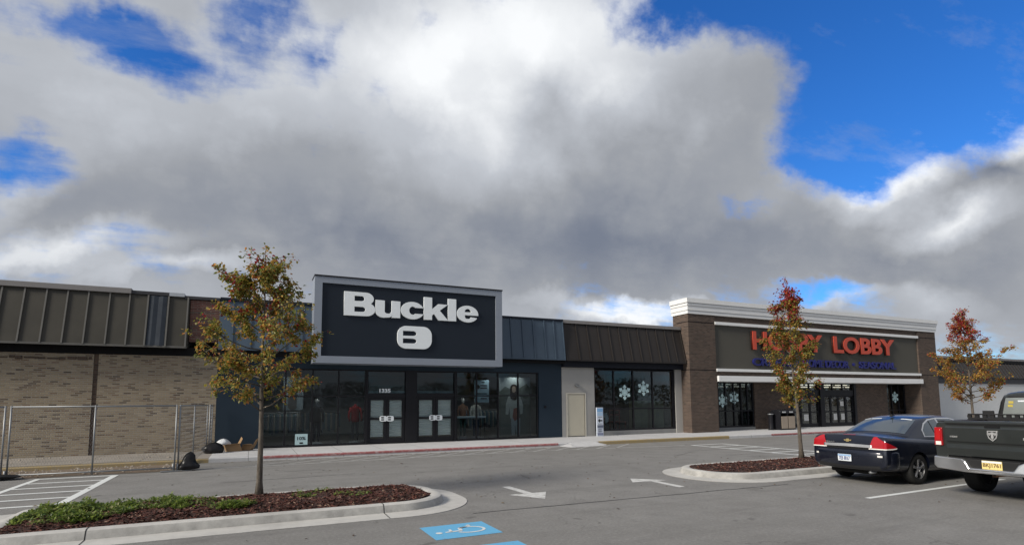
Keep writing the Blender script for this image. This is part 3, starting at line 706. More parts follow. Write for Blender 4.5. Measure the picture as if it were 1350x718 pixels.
def concrete(name, col, joint=None, dirt=.35):
    m, nt, out = newmat(name); c = coords(nt)
    big = noise_(nt, c, .8, 6, .62); fine = noise_(nt, c, 70, 3); streak = noise_(nt, c, 4, 6, .7)
    k = ramp(nt, streak, [(.3, tuple(x * .86 for x in col)), (.6, col), (.8, tuple(min(1, x * 1.1) for x in col))])
    k = mixc(nt, maprange(nt, big, .48, .72, 0, dirt), k, tuple(x * .45 for x in col))
    k = mixc(nt, maprange(nt, fine, .5, .8, 0, .25), k, tuple(x * .6 for x in col))
    if joint:
        s = N(nt, 'ShaderNodeSeparateXYZ'); nt.links.new(c, s.inputs[0])
        f = math_(nt, 'FRACT', math_(nt, 'DIVIDE', s.outputs[0], joint)); f = math_(nt, 'MINIMUM', f, math_(nt, 'SUBTRACT', 1., f))
        k = mixc(nt, maprange(nt, f, .004, .009, .8, 0), k, tuple(x * .25 for x in col))
    if not joint:
        sep = N(nt, 'ShaderNodeSeparateXYZ'); nt.links.new(c, sep.inputs[0])
        scuff_shade = noise_(nt, c, 2.6, 7, .75)                        # tyre scuffs and grime, with painted shade, on the upright faces
        nrm = N(nt, 'ShaderNodeNewGeometry'); nz_ = N(nt, 'ShaderNodeSeparateXYZ'); nt.links.new(nrm.outputs['Normal'], nz_.inputs[0])
        upright = maprange(nt, nz_.outputs[2], .85, .35)
        k = mixc(nt, math_(nt, 'MULTIPLY', upright, maprange(nt, scuff_shade, .36, .62, .1, .75)), k, tuple(x * .38 for x in col))
    bsdf(nt, out, k, .85, 0, fine, .25, .004)
    return m
def worn_paint(name, col, wear=.5, under=(.16, .155, .147)):
    m, nt, out = newmat(name); c = coords(nt)
    a = noise_(nt, c, 7, 8, .72); b_ = noise_(nt, c, 110, 2)
    f = math_(nt, 'ADD', maprange(nt, a, .58 - .2 * (wear - .3), .78, 0, 1), maprange(nt, b_, .62, .72, 0, wear * .6), clamp=True)
    bsdf(nt, out, mixc(nt, f, col, under), .75, 0, b_, .2, .003)
    return m
M['asphalt'] = asphalt()
M['white_mark'] = worn_paint('white_road_paint', (.62, .64, .63), .35)
M['faded_mark'] = worn_paint('faded_road_paint', (.42, .42, .41), .95)
M['blue_mark'] = worn_paint('blue_road_paint', (.11, .37, .60), .35)
M['conc'] = concrete('kerb_concrete', (.47, .46, .435), None, .5)
M['walk'] = concrete('pavement_concrete', (.50, .50, .505), 1.52, .22)
M['walk_old'] = concrete('old_pavement', (.27, .245, .215), 1.52, .6)
M['red_kerb'] = worn_paint('red_kerb_paint', (.27, .085, .085), .8, (.42, .38, .37))
M['yellow_kerb'] = worn_paint('yellow_kerb_paint', (.30, .225, .10), 1.05, (.24, .21, .165))
M['dirt'] = concrete('bare_dirt', (.17, .125, .085), None, .5)
M['tar'] = paint('crack_sealant', (.022, .022, .023), .45)

g = MB(); g.quad((-400, -400, 0), (700, -400, 0), (700, 700, 0), (-400, 700, 0)); g.build('ground', M['asphalt'], kind='structure')

# pavement in front of the shops
KY = 20.55
p = MB(); p.box(-1.15, 12.2, KY + .17, YF + .02, -.05, SW); p.box(13.6, 75, KY + .17, 25.3, -.05, SW)
# dropped kerb between the two raised lengths
p.add([(12.2, KY + .17, SW), (13.6, KY + .17, SW), (13.6, YF + .02, SW), (12.2, YF + .02, SW)], [(0, 1, 2, 3)])
p.build('pavement', M['walk'], kind='structure')
def kerbstrip(x0, x1, mat, name='kerb', z0=SW, z1=SW, y=KY):
    k = MB(); rings = []
    for x, z in ((x0, z0), (x1, z1)):
        rings.append([(x, y, -.05), (x, y + .005, z - .025), (x, y + .03, z), (x, y + .168, z + .001), (x, y + .168, -.05)])
    k.loft(rings); return k.build(name, mat, kind='structure')
def kerbface(x0, x1, mat, y=KY):
    k = MB(); k.box(x0, x1, y - .006, y + .002, SW - .085, SW - .03); k.add([(x0, y - .005, SW - .03), (x1, y - .005, SW - .03), (x1, y + .035, SW + .004), (x0, y + .035, SW + .004)], [(0, 1, 2, 3)])
    return k.build('kerb_paint', mat, kind='structure')
kerbstrip(-1.15, .45, M['walk']); kerbstrip(.45, 11.7, M['walk']); kerbface(.45, 11.7, M['red_kerb']); kerbstrip(11.7, 12.6, M['walk'], z0=SW, z1=SW); kerbstrip(12.6, 13.7, M['walk'])
kerbstrip(13.7, 21.3, M['yellow_kerb']); kerbstrip(21.3, 24.2, M['walk']); kerbstrip(24.2, 33, M['walk']); kerbface(24.2, 33, M['red_kerb']); kerbstrip(33, 75, M['walk'])
rp = MB()                                                         # ramp apron and gutter
rp.add([(11.9, KY - .75, .006), (13.7, KY - .55, .006), (13.5, KY + .002, SW - .01), (12.3, KY + .002, SW - .01)], [(0, 1, 2, 3)])
rp.add([(11.9, KY - .75, .006), (12.3, KY + .002, SW - .01), (11.75, KY + .002, .006)], [(0, 1, 2)]); rp.add([(13.7, KY - .55, .006), (14.1, KY + .002, .006), (13.5, KY + .002, SW - .01)], [(0, 1, 2)])
rp.build('pavement_ramp', M['walk'], kind='structure')
gt = MB(); gt.box(.45, 11.7, KY - .3, KY, -.02, .008); gt.build('gutter', concrete('gutter_concrete', (.34, .335, .325)), kind='structure')
# in front of the brick building: old kerb, bare dirt
p = MB(); p.box(-16, -1.152, KY + .17, YF + .02, -.05, SW - .005); p.build('pavement', M['walk_old'], kind='structure')
kerbstrip(-16, -1.152, M['yellow_kerb'], z0=SW - .03, z1=SW - .02)
d = MB(); nx, ny = 60, 10
for j in range(ny + 1):
    for i in range(nx + 1):
        x = -12 + 10.3 * i / nx; y = 18.55 + (KY - 18.55) * j / ny
        e = min(j, ny - j, 3, nx - i) / 3
        y += (.18 * noise.noise((x * .9, 3, 1)) if j == 0 else 0)
        d.v.append((x, y, .006 + .035 * e * (.5 + .8 * abs(noise.noise((x * 2.2, y * 2.2, 0))))))
for j in range(ny):
    for i in range(nx): a = j * (nx + 1) + i; d.f.append((a, a + 1, a + nx + 2, a + nx + 1))
d.build('dirt_ground', M['dirt'], kind='structure')
rb = MB()
for _ in range(420):
    x = random.uniform(-8, -1.7); y = random.uniform(18.7, 20.5) if random.random() < .8 else random.uniform(21, 23.8); s_ = random.uniform(.012, .05) * (1.6 if random.random() < .06 else 1)
    z = .03 if y < 20.6 else SW
    a = random.uniform(0, 3); rb.add([(x + s_ * math.cos(a + k * 1.571) * random.uniform(.7, 1.3), y + s_ * math.sin(a + k * 1.571), z) for k in range(4)] + [(x, y, z + s_ * random.uniform(.5, 1.))], [(0, 1, 4), (1, 2, 4), (2, 3, 4), (3, 0, 4)])
rb.build('rubble', concrete('rubble_stone', (.36, .31, .25)), kind='stuff')

# painted markings
def strip(mb, p0, p1, w, z=.004):
    a, b_ = Vector(p0), Vector(p1); d_ = (b_ - a).normalized(); n = Vector((-d_.y, d_.x)) * w / 2
    mb.quad((a.x - n.x, a.y - n.y, z), (b_.x - n.x, b_.y - n.y, z), (b_.x + n.x, b_.y + n.y, z), (a.x + n.x, a.y + n.y, z))
def hatch(x0, x1, y0, y1, step):
    h = MB(); strip(h, (x0, y0 - .5), (x0, y1 + .06), .13, .0045); strip(h, (x1, y0 - .9), (x1, y1 + .06), .16, .005)
    y = y1
    while y > y0 - .3: strip(h, (x0 + .065, y), (x1 - .08, y), .13); y -= step
    h.build('road_marking', M['white_mark'], kind='structure')
hatch(-4.82, -3.2, 11.2, 18.15, .95); hatch(16.86, 18.52, 11.4, 18.3, .98)
l = MB(); strip(l, (-.9, 18.62), (9.5, 19.15), .11); strip(l, (9.6, 19.2), (16.5, 18.35), .09)
l.build('road_marking', M['faded_mark'], kind='structure')
l = MB()
for k in range(15):
    x = .2 + k * .95; strip(l, (x, 18.95), (x + 1.5, 20.2), .1, .0042)
l.build('road_marking', worn_paint('ghost_paint', (.40, .40, .39), 1.1), kind='structure')
l = MB(); strip(l, (10.6, 6.92), (15.8, 7.1), .11); strip(l, (10.6, 3.9), (15.8, 4.0), .11)
l.build('road_marking', M['white_mark'], kind='structure')
ar = MB()      # two direction arrows: one towards the camera, one away
def flat(mb, pts, z=.004): mb.add([(x, y, z) for x, y in pts], [tuple(range(len(pts)))])
flat(ar, [(5.08, 11.45), (5.26, 11.45), (5.30, 10.43), (5.12, 10.43)]); flat(ar, [(4.76, 10.42), (5.62, 10.42), (5.2, 9.68)])
flat(ar, [(8.44, 9.60), (8.62, 9.63), (8.66, 10.66), (8.48, 10.64)]); flat(ar, [(8.02, 10.68), (8.95, 10.6), (8.36, 11.22)])
ar.build('road_marking', worn_paint('arrow_paint', (.56, .56, .545), .85), kind='structure')
bl = MB(); flat(bl, [(2.34, 8.32), (3.34, 8.34), (3.34, 7.5), (2.34, 7.48)]); flat(bl, [(2.3, 6.98), (3.32, 6.97), (3.36, 5.2), (2.3, 5.2)])
bl.build('road_marking', M['blue_mark'], kind='structure')
# wheelchair symbol, drawn with broad strokes, its head towards the shops
wc = MB()
def stroke(pts, w, z=.008):
    for a, b_ in zip(pts[:-1], pts[1:]): strip(wc, a, b_, w, z)
cx, cy = 2.84, 7.9
def wp(u, v): return (cx - v * .82, cy + u * .82)       # symbol up points to -X
stroke([wp(.16 * math.cos(R(a)) * 1.35 - .02, .2 * math.sin(R(a)) * 1.35 - .16) for a in range(120, 391, 15)], .045)
stroke([wp(-.06, .30), wp(-.04, .0), wp(.14, -.02), wp(.26, -.26), wp(.34, -.24)], .05)
stroke([wp(-.05, .18), wp(.12, .17)], .04)
wc.lathe([(.05, .0078), (.05, .0082)], 12, (*wp(-.07, .42), 0))
wc.build('road_marking', M['white_mark'], kind='structure')
ck = MB(); pts = []; x = 3.45
while x < 11.0:
    pts.append((x, 9.0 - .02 * (x - 3.4) + .05 * noise.noise((x * 1.3, 0, 0)) + .02 * noise.noise((x * 6, 3, 0)))); x += .12
for a, b_ in zip(pts[:-1], pts[1:]): strip(ck, a, b_, .03 + .02 * abs(noise.noise((a[0] * 2, 9, 0))), .003)
for x0, y0, L, ang in ((6.2, 12.3, .9, 80), (-.6, 15.2, 3.2, 4), (.9, 16.8, 1.0, 5), (13, 15.0, 2, 30), (20, 13, 3, 10)):
    q = [(x0 + t * L / 14 * math.cos(R(ang)), y0 + t * L / 14 * math.sin(R(ang)) + .06 * noise.noise((t * .7, x0, 0))) for t in range(15)]
    for a, b_ in zip(q[:-1], q[1:]): strip(ck, a, b_, .022, .003)
ck.build('crack_seal', M['tar'], kind='structure')

# ================================================================== planted islands
def island_outline(x0, x1, y0, y1, r, inset, n=12, rl=None):
    rr = max(r - inset, .12); rl = rr if rl is None else max(rl - inset, .08); x0 += inset; x1 -= inset; y0 += inset; y1 -= inset
    pts = []
    for cx_, cy_, a0, q in ((x1 - rr, y1 - rr, 0, rr), (x0 + rl, y1 - rl, 90, rl), (x0 + rl, y0 + rl, 180, rl), (x1 - rr, y0 + rr, 270, rr)):
        for k in range(n + 1):
            a = R(a0 + 90 * k / n); pts.append((cx_ + q * math.cos(a), cy_ + q * math.sin(a)))
    return pts
def subdiv_loop(pts, d=.35):
    out = []
    for a, b_ in zip(pts, pts[1:] + pts[:1]):
        L = math.dist(a, b_); n = max(1, int(L / d))
        out += [(a[0] + (b_[0] - a[0]) * k / n, a[1] + (b_[1] - a[1]) * k / n) for k in range(n)]
    return out
PROF = [(.0, -.04), (.0, .010), (.43, .016), (.44, .018), (.465, .085), (.49, .132), (.54, .15), (.66, .148), (.70, .135), (.71, .05)]
M['mulch'] = None
def mulch_mat():
    m, nt, out = newmat('bark_mulch'); c = coords(nt)
    a = noise_(nt, c, 24, 5, .7); b_ = noise_(nt, c, 80, 3)
    col = ramp(nt, a, [(.3, (.016, .007, .005)), (.5, (.042, .017, .012)), (.68, (.075, .033, .022)), (.85, (.12, .065, .045))])
    bsdf(nt, out, col, .9, 0, math_(nt, 'ADD', a, b_), .8, .03); return m
M['mulch'] = mulch_mat()
def chipmat():
    m, nt, out = newmat('bark_chips')
    at = N(nt, 'ShaderNodeAttribute'); at.attribute_name = 'Col'
    bsdf(nt, out, at.outputs['Color'], .85); return m
M['chips'] = chipmat()
def color_faces(o, cols):
    at = o.data.color_attributes.new('Col', 'FLOAT_COLOR', 'CORNER')
    for p, c in zip(o.data.polygons, cols):
        for li in p.loop_indices: at.data[li].color = (*c, 1)
def mulch_z(x, y, x0, x1, y0, y1):
    e = min(x - x0, x1 - x, y - y0, y1 - y)
    e = max(0, min(e / .5, 1)); return .12 + .075 * e * (2 - e) + .04 * e * noise.noise((x * 1.7, y * 1.7, 1.3)) + .02 * noise.noise((x * 7, y * 7, 0))
def island(x0, x1, y0, y1, r, chips, rl=None):
    rings = []
    for ins, z in PROF:
        rings.append([(x, y, z) for x, y in island_outline(x0, x1, y0, y1, r, ins, 12, rl)])
    kb = MB().loft(rings, cap=False).build('kerb', M['conc'], smooth=True, kind='structure')
    kb.data.set_sharp_from_angle(angle=R(32))
    # joints cut across the kerb: thin dark grooves following its profile
    jt = MB()
    for jx in [x for x in (-2.0 + 4.1 * k for k in range(8)) if x0 + 1 < x < x1 - .6]:
        for s_, yb in ((1, y0), (-1, y1)):
            for (a, za), (b_, zb) in zip(PROF[1:-2], PROF[2:-1]):
                jt.quad((jx - .008, yb + s_ * a, za + .003), (jx + .008, yb + s_ * a, za + .003), (jx + .008, yb + s_ * b_, zb + .003), (jx - .008, yb + s_ * b_, zb + .003))
    jt.build('kerb_joint', M['tar'], kind='structure')
    ix0, ix1, iy0, iy1 = x0 + .69, x1 - .69, y0 + .69, y1 - .69
    inner = island_outline(x0, x1, y0, y1, r, .69, 12, rl); rr = max(r - .69, .12)
    def inside(x, y):
        if rl is not None and x < (ix0 + ix1) / 2: return ix0 < x and iy0 < y < iy1
        cxx = min(max(x, ix0 + rr), ix1 - rr); cyy = min(max(y, iy0 + rr), iy1 - rr); return math.hypot(x - cxx, y - cyy) <= rr
    m = MB(); rings = []
    cx_, cy_ = (ix0 + ix1) / 2, (iy0 + iy1) / 2
    inn = subdiv_loop(inner, .12)
    for t in (1., .97, .93, .87, .8, .7, .58, .45, .3, .15, .02):
        row = []
        for x, y in inn:
            xx = cx_ + (x - cx_) * (1 - (1 - t) * (.35 if False else 1)); yy = cy_ + (y - cy_) * t
            row.append((xx, yy, mulch_z(xx, yy, ix0, ix1, iy0, iy1)))
        rings.append(row)
    m.loft(rings, cap=False); m.f.append(tuple(len(m.v) - len(inn) + k for k in range(len(inn))))
    m.build('mulch', M['mulch'], smooth=True, kind='stuff')
    cm = MB(); cols = []; n = 0
    while n < chips:
        x, y = random.uniform(ix0, ix1), random.uniform(iy0, iy1)
        if not inside(x, y): continue
        n += 1; z = mulch_z(x, y, ix0, ix1, iy0, iy1) + .006
        a = random.uniform(0, 6.28); L, w_, t = random.uniform(.012, .045), random.uniform(.005, .013), random.uniform(-.4, .6)
        dx, dy = math.cos(a), math.sin(a); dz = math.sin(t); tz = random.uniform(-.6, .6)
        p = Vector((x, y, z)); u = Vector((dx, dy, dz)) * L; v = Vector((-dy, dx, tz)) * w_
        cm.add([p - u - v, p + u - v, p + u + v, p - u + v], [(0, 1, 2, 3)])
        q = random.random(); c0 = (.068, .020, .013) if q < .5 else (.115, .040, .026) if q < .8 else (.022, .009, .007) if q < .93 else (.26, .17, .12)
        k = random.uniform(.7, 1.3); cols.append(tuple(x_ * k for x_ in c0))
    o = cm.build('mulch', M['chips'], kind='stuff'); color_faces(o, cols)
    return (ix0, ix1, iy0, iy1)
I1 = island(-3.85, 3.86, 9.18, 12.55, 1.45, 15000, .3)
I2 = island(9.52, 16.75, 9.2, 12.4, 1.5, 5000)
I3 = island(20.6, 27.7, 9.3, 12.5, 1.5, 600)

# low leafy ground cover at the near end of the first island, and a few sprigs further along
def leafmat(name):
    m, nt, out = newmat(name); at = N(nt, 'ShaderNodeAttribute'); at.attribute_name = 'Col'
    d_ = N(nt, 'ShaderNodeBsdfPrincipled'); nt.links.new(at.outputs['Color'], d_.inputs['Base Color']); d_.inputs['Roughness'].default_value = .5
    t_ = N(nt, 'ShaderNodeBsdfTranslucent'); nt.links.new(at.outputs['Color'], t_.inputs[0])
    mx = N(nt, 'ShaderNodeMixShader'); mx.inputs[0].default_value = .5
    nt.links.new(d_.outputs[0], mx.inputs[1]); nt.links.new(t_.outputs[0], mx.inputs[2]); nt.links.new(mx.outputs[0], out.inputs[0]); return m
M['leaf'] = leafmat('leaf')
def groundcover(patches, name='groundcover', z0=None):
    g_ = MB(); cols = []
    for px_, py_, rx, ry, n, hgt in patches:
        for _ in range(n):
            a = random.uniform(0, 6.28); q = math.sqrt(random.random()); x = px_ + rx * q * math.cos(a); y = py_ + ry * q * math.sin(a)
            if not (I1[0] + .02 < x < I1[1] - .02 and I1[2] < y < I1[3] - .02): continue
            dens = noise.noise((x * 2.3, y * 2.3, 5))
            if dens < -.05 and random.random() < .85: continue
            hh = hgt * (1 - q * .55) * (.45 + 1.3 * (noise.noise((x * 5.5, y * 5.5, 2)) + .35))
            z = mulch_z(x, y, *I1) + random.uniform(0, 1) ** .7 * max(hh, .01)
            d_ = Vector((random.gauss(0, 1), random.gauss(0, 1), random.gauss(.25, .4))).normalized(); sd = d_.cross(Vector((0, 0, 1)))
            if sd.length < .1: continue
            sd.normalize(); L = random.uniform(.03, .075); W = L * random.uniform(.22, .38); p = Vector((x, y, z))
            nrm = sd.cross(d_)
            g_.add([p, p + d_ * L * .5 + sd * W + nrm * .004, p + d_ * L, p + d_ * L * .5 - sd * W + nrm * .004], [(0, 1, 2, 3)])
            s_ = random.random(); c0 = (.13, .19, .035) if s_ < .45 else (.23, .29, .065) if s_ < .78 else (.06, .11, .022) if s_ < .93 else (.36, .36, .15)
            k = random.uniform(.7, 1.3); cols.append(tuple(v * k for v in c0))
    o = g_.build(name, M['leaf'], kind='stuff'); color_faces(o, cols)
groundcover([(-2.35, 10.75, .78, .68, 9000, .14), (-1.45, 11.2, .66, .40, 3200, .12), (-2.7, 11.15, .42, .45, 2600, .14), (-.78, 10.85, .32, .40, 1500, .16), (-.22, 10.35, .36, .2, 1100, .11), (.9, 10.9, .22, .25, 260, .09), (1.75, 10.7, .35, .25, 220, .05), (1.3, 11.3, .2, .15, 90, .1)])
# ================================================================== vehicles
def carpaint(name, col, rough=.22, flake=.5, dirt=.25):
    m, nt, out = newmat(name); c = coords(nt)
    a = noise_(nt, c, 2.2, 6, .6); s = N(nt, 'ShaderNodeSeparateXYZ'); nt.links.new(c, s.inputs[0])
    k = mixc(nt, maprange(nt, a, .5, .8, 0, dirt), col, tuple(x * .7 + .02 for x in col))
    r = maprange(nt, a, .3, .8, rough * .8, rough * 1.5)
    b_ = bsdf(nt, out, k, r, flake); b_.inputs['Coat Weight'].default_value = .7; b_.inputs['Coat Roughness'].default_value = .08
    return m
M['car_navy'] = carpaint('dark_blue_car_paint', (.007, .0095, .020), .3, .35)
M['truck_grey'] = carpaint('dark_green_grey_truck_paint', (.026, .03, .029), .32, .4, .4)
M['chrome'] = paint('chrome', (.78, .77, .75), .34, .9, var=.05, bump=.02)
M['bright'] = paint('satin_chrome_bumper', (.62, .62, .62), .33, .95, var=.06, scale=2, bump=.03)
M['tyre'] = paint('tyre_rubber', (.018, .018, .018), .8, var=.2)
M['alloy'] = paint('alloy_wheel', (.40, .40, .41), .3, .85, var=.06)
M['plastic'] = paint('black_plastic', (.018, .018, .019), .6)
M['under'] = paint('underbody', (.02, .019, .018), .8)
M['lens_red'] = paint('red_lamp_lens', (.36, .008, .014), .12, var=.15, scale=9, bump=0, Coat_Weight=.6)
M['lens_white'] = paint('clear_lamp_lens', (.72, .70, .66), .15, var=.1, bump=0)
M['carglass'] = paint('car_window', (.03, .045, .06), .04, bump=0, var=.05, Coat_Weight=1.)
M['plate_w'] = paint('white_plate', (.66, .70, .74), .45, var=.04)
M['plate_y'] = paint('yellow_plate', (.70, .56, .22), .45, var=.1, scale=8)
M['plate_txt'] = paint('plate_blue', (.04, .06, .2), .5)
M['plate_dark'] = paint('plate_dark', (.10, .045, .02), .5)
M['gold'] = paint('gold_badge', (.62, .47, .20), .3, .8)
M['rust'] = paint('rusty_hitch', (.24, .12, .06), .7)

def bvh_of(o): return BVHTree.FromPolygons([v.co.copy() for v in o.data.vertices], [tuple(p.vertices) for p in o.data.polygons])
def patch(name, tree, pts, mat, parent, off=.006, direction=None, cuts=3, thick=0.):
    """A panel lying on a body: an outline filled, cut fine and dropped on to the surface below it."""
    bm = bmesh.new(); vs = [bm.verts.new(p) for p in pts]; bm.faces.new(vs)
    bmesh.ops.triangulate(bm, faces=bm.faces)
    for _ in range(cuts): bmesh.ops.subdivide_edges(bm, edges=bm.edges[:], cuts=1, use_grid_fill=True)
    for v in bm.verts:
        hit = None
        if direction is not None: hit = tree.ray_cast(v.co - Vector(direction) * 1.5, Vector(direction))
        if hit is None or hit[0] is None: hit = tree.find_nearest(v.co)
        nn = hit[1]
        if direction is not None and nn.dot(Vector(direction)) > 0: nn = -nn
        v.co = hit[0] + nn * off
    me = bpy.data.meshes.new(name); bm.to_mesh(me); bm.free(); me.materials.append(mat)
    for p in me.polygons: p.use_smooth = True
    o = bpy.data.objects.new(name, me); link(o); o.parent = parent
    if thick:
        md = o.modifiers.new('t', 'SOLIDIFY'); md.thickness = thick; md.offset = 1
    return o
def ring(half):   # half section from bottom centre round the left to top centre -> closed ring
    return half + [(x, -y, z) for x, y, z in reversed(half[1:-1])]
def wheel(parent, x, y, r, w, rimr, spokes, side, tyre='tyre', rim='alloy'):
    """side +1: outer face towards +y."""
    wh = MB(); h = w / 2
    wh.lathe([(rimr, -h * .9), (r * .86, -h), (r * .965, -h * .86), (r, -h * .6), (r, h * .6), (r * .965, h * .86), (r * .86, h), (rimr, h * .9)], 36, (x, y, r), 'y', cap=False)
    t = wh.build('wheel', M[tyre], parent, world=False, smooth=True)
    k = MB(); o_ = side * h
    k.lathe([(rimr * 1.0, -h * .85), (rimr * .93, 0), (rimr * .9, h * .5), (rimr * .98, h * .86), (rimr * 1.02, h * .93)], 36, (x, y, r), 'y', cap=False)
    def q(a, rad, d): return (x + rad * math.cos(a), y + d, r + rad * math.sin(a))
    for i in range(spokes):
        a = 2 * math.pi * i / spokes + .3; dw = .17 if spokes <= 6 else .1
        rings = []
        for rad, d, ww in ((rimr * .16, o_ * .72, dw * 2.3), (rimr * .6, o_ * .80, dw * 1.05), (rimr * .97, o_ * .84, dw * 1.0)):
            rings.append([q(a - ww, rad, d), q(a - ww * .8, rad, d + side * .012), q(a + ww * .8, rad, d + side * .012), q(a + ww, rad, d), q(a + ww, rad, d - side * .05), q(a - ww, rad, d - side * .05)])
        k.loft(rings)
    k.lathe([(rimr * .26, o_ * .5), (rimr * .25, o_ * .84), (rimr * .12, o_ * .92), (.001, o_ * .93)], 20, (x, y, r), 'y')
    k.build('rim', M[rim], t, world=False, smooth=False, bevel=.004, seg=1)
    d = MB(); d.lathe([(rimr * .98, -o_ * .6), (rimr * .98, o_ * .3)], 30, (x, y, r), 'y'); d.build('brake_well', M['void'], t, world=False)
    return t
def cut_arches(body, xs, r, halfw):
    for x in xs:
        for s in (-1, 1):
            c = MB(); c.lathe([(r, s * (halfw - .27)), (r, s * (halfw + .3))], 40, (x, 0, .33 if r < .4 else .40), 'y')
            co_ = c.build('cutter', M['void'], None); co_.parent = body.parent
            md = body.modifiers.new('cut', 'BOOLEAN'); md.object = co_; md.operation = 'DIFFERENCE'; md.solver = 'EXACT'
            bake(body); bpy.data.objects.remove(co_)
def letters(name, body, fit, depth, mat, place, parent):
    return text_mesh(name, body, fit, depth, mat, place, None, offset=.012)

# ------------------------------------------------------------------ dark blue saloon, seen from behind
CAR = thing('parked_car', 'dark blue four-door saloon parked beside the planted island', 'car', (12.16, 8.37, 0), R(0))
st = [  # x, half width, bottom, mid, shoulder, top centre
    (.07, .80, .36, .55, .735, .755), (.085, .83, .34, .55, .755, .775), (.10, .85, .34, .56, .86, .885), (.12, .855, .34, .57, .985, 1.01), (.15, .86, .33, .58, 1.03, 1.06),
    (.22, .875, .32, .60, 1.04, 1.078), (.5, .905, .26, .60, 1.02, 1.09), (.95, .922, .22, .60, .985, 1.085), (1.6, .925, .2, .60, .955, 1.05), (2.6, .926, .2, .60, .945, 1.03),
    (3.6, .918, .2, .60, .93, 1.02), (4.1, .905, .21, .59, .89, .985), (4.6, .885, .22, .58, .80, .91), (4.88, .84, .24, .55, .72, .80), (5.02, .72, .28, .5, .62, .68), (5.08, .55, .34, .5, .58, .61)]
rings = []
for x, w_, zb, zm, zs, zc in st:
    h = [(x, 0, zb), (x, w_ * .72, zb), (x, w_ * .95, zb + .05), (x, w_, zm - .12), (x, w_, zm + .1), (x, w_ * .985, zs - .09), (x, w_ * .945, zs - .015), (x, w_ * .86, zs + .25 * (zc - zs)), (x, w_ * .5, zs + .8 * (zc - zs)), (x, 0, zc)]
    rings.append(ring(h))
body = MB().loft(rings).build('body', M['car_navy'], CAR, world=False, smooth=True, sub=2); bake(body)
gh = [  # greenhouse: x, half width at belt, half width at roof, roof side height, roof centre
    (.90, .80, .76, 1.035, 1.07), (1.0, .82, .745, 1.065, 1.10), (1.35, .845, .68, 1.225, 1.262), (1.70, .86, .63, 1.375, 1.408), (1.95, .868, .61, 1.43, 1.468), (2.4, .872, .605, 1.452, 1.492), (2.9, .87, .60, 1.44, 1.482),
    (3.15, .862, .605, 1.405, 1.445), (3.5, .845, .65, 1.235, 1.27), (3.85, .82, .73, 1.04, 1.07), (3.95, .80, .75, .98, 1.0)]
rings = []
for x, wb, wr, zr, zc in gh:
    rings.append(ring([(x, 0, .9), (x, wb, .9), (x, wb, .955), (x, wr + (wb - wr) * .55, .955 + (zr - .955) * .45), (x, wr + .012, zr - .045), (x, wr - .03, zr), (x, wr * .6, zr + .7 * (zc - zr)), (x, 0, zc)]))
roof = MB().loft(rings).build('roof', M['car_navy'], CAR, world=False, smooth=True, sub=2); bake(roof)
bt, rt = bvh_of(body), bvh_of(roof)
bt_full = bt
# glass
rear = [(1.02, .70, 1.1), (1.02, .36, 1.12), (1.02, 0, 1.125), (1.02, -.36, 1.12), (1.02, -.70, 1.1), (1.35, -.635, 1.24), (1.70, -.56, 1.375), (1.74, -.28, 1.42), (1.745, 0, 1.43), (1.74, .28, 1.42), (1.70, .56, 1.375), (1.35, .635, 1.24)]
rwi = patch('rear_window', rt, rear, M['carglass'], CAR, .006, None, 4)
patch('windscreen', rt, [(3.84, .66, 1.05), (3.84, 0, 1.08), (3.84, -.66, 1.05), (3.22, -.53, 1.38), (3.2, 0, 1.42), (3.22, .53, 1.38)], M['carglass'], CAR, .006, None, 4)
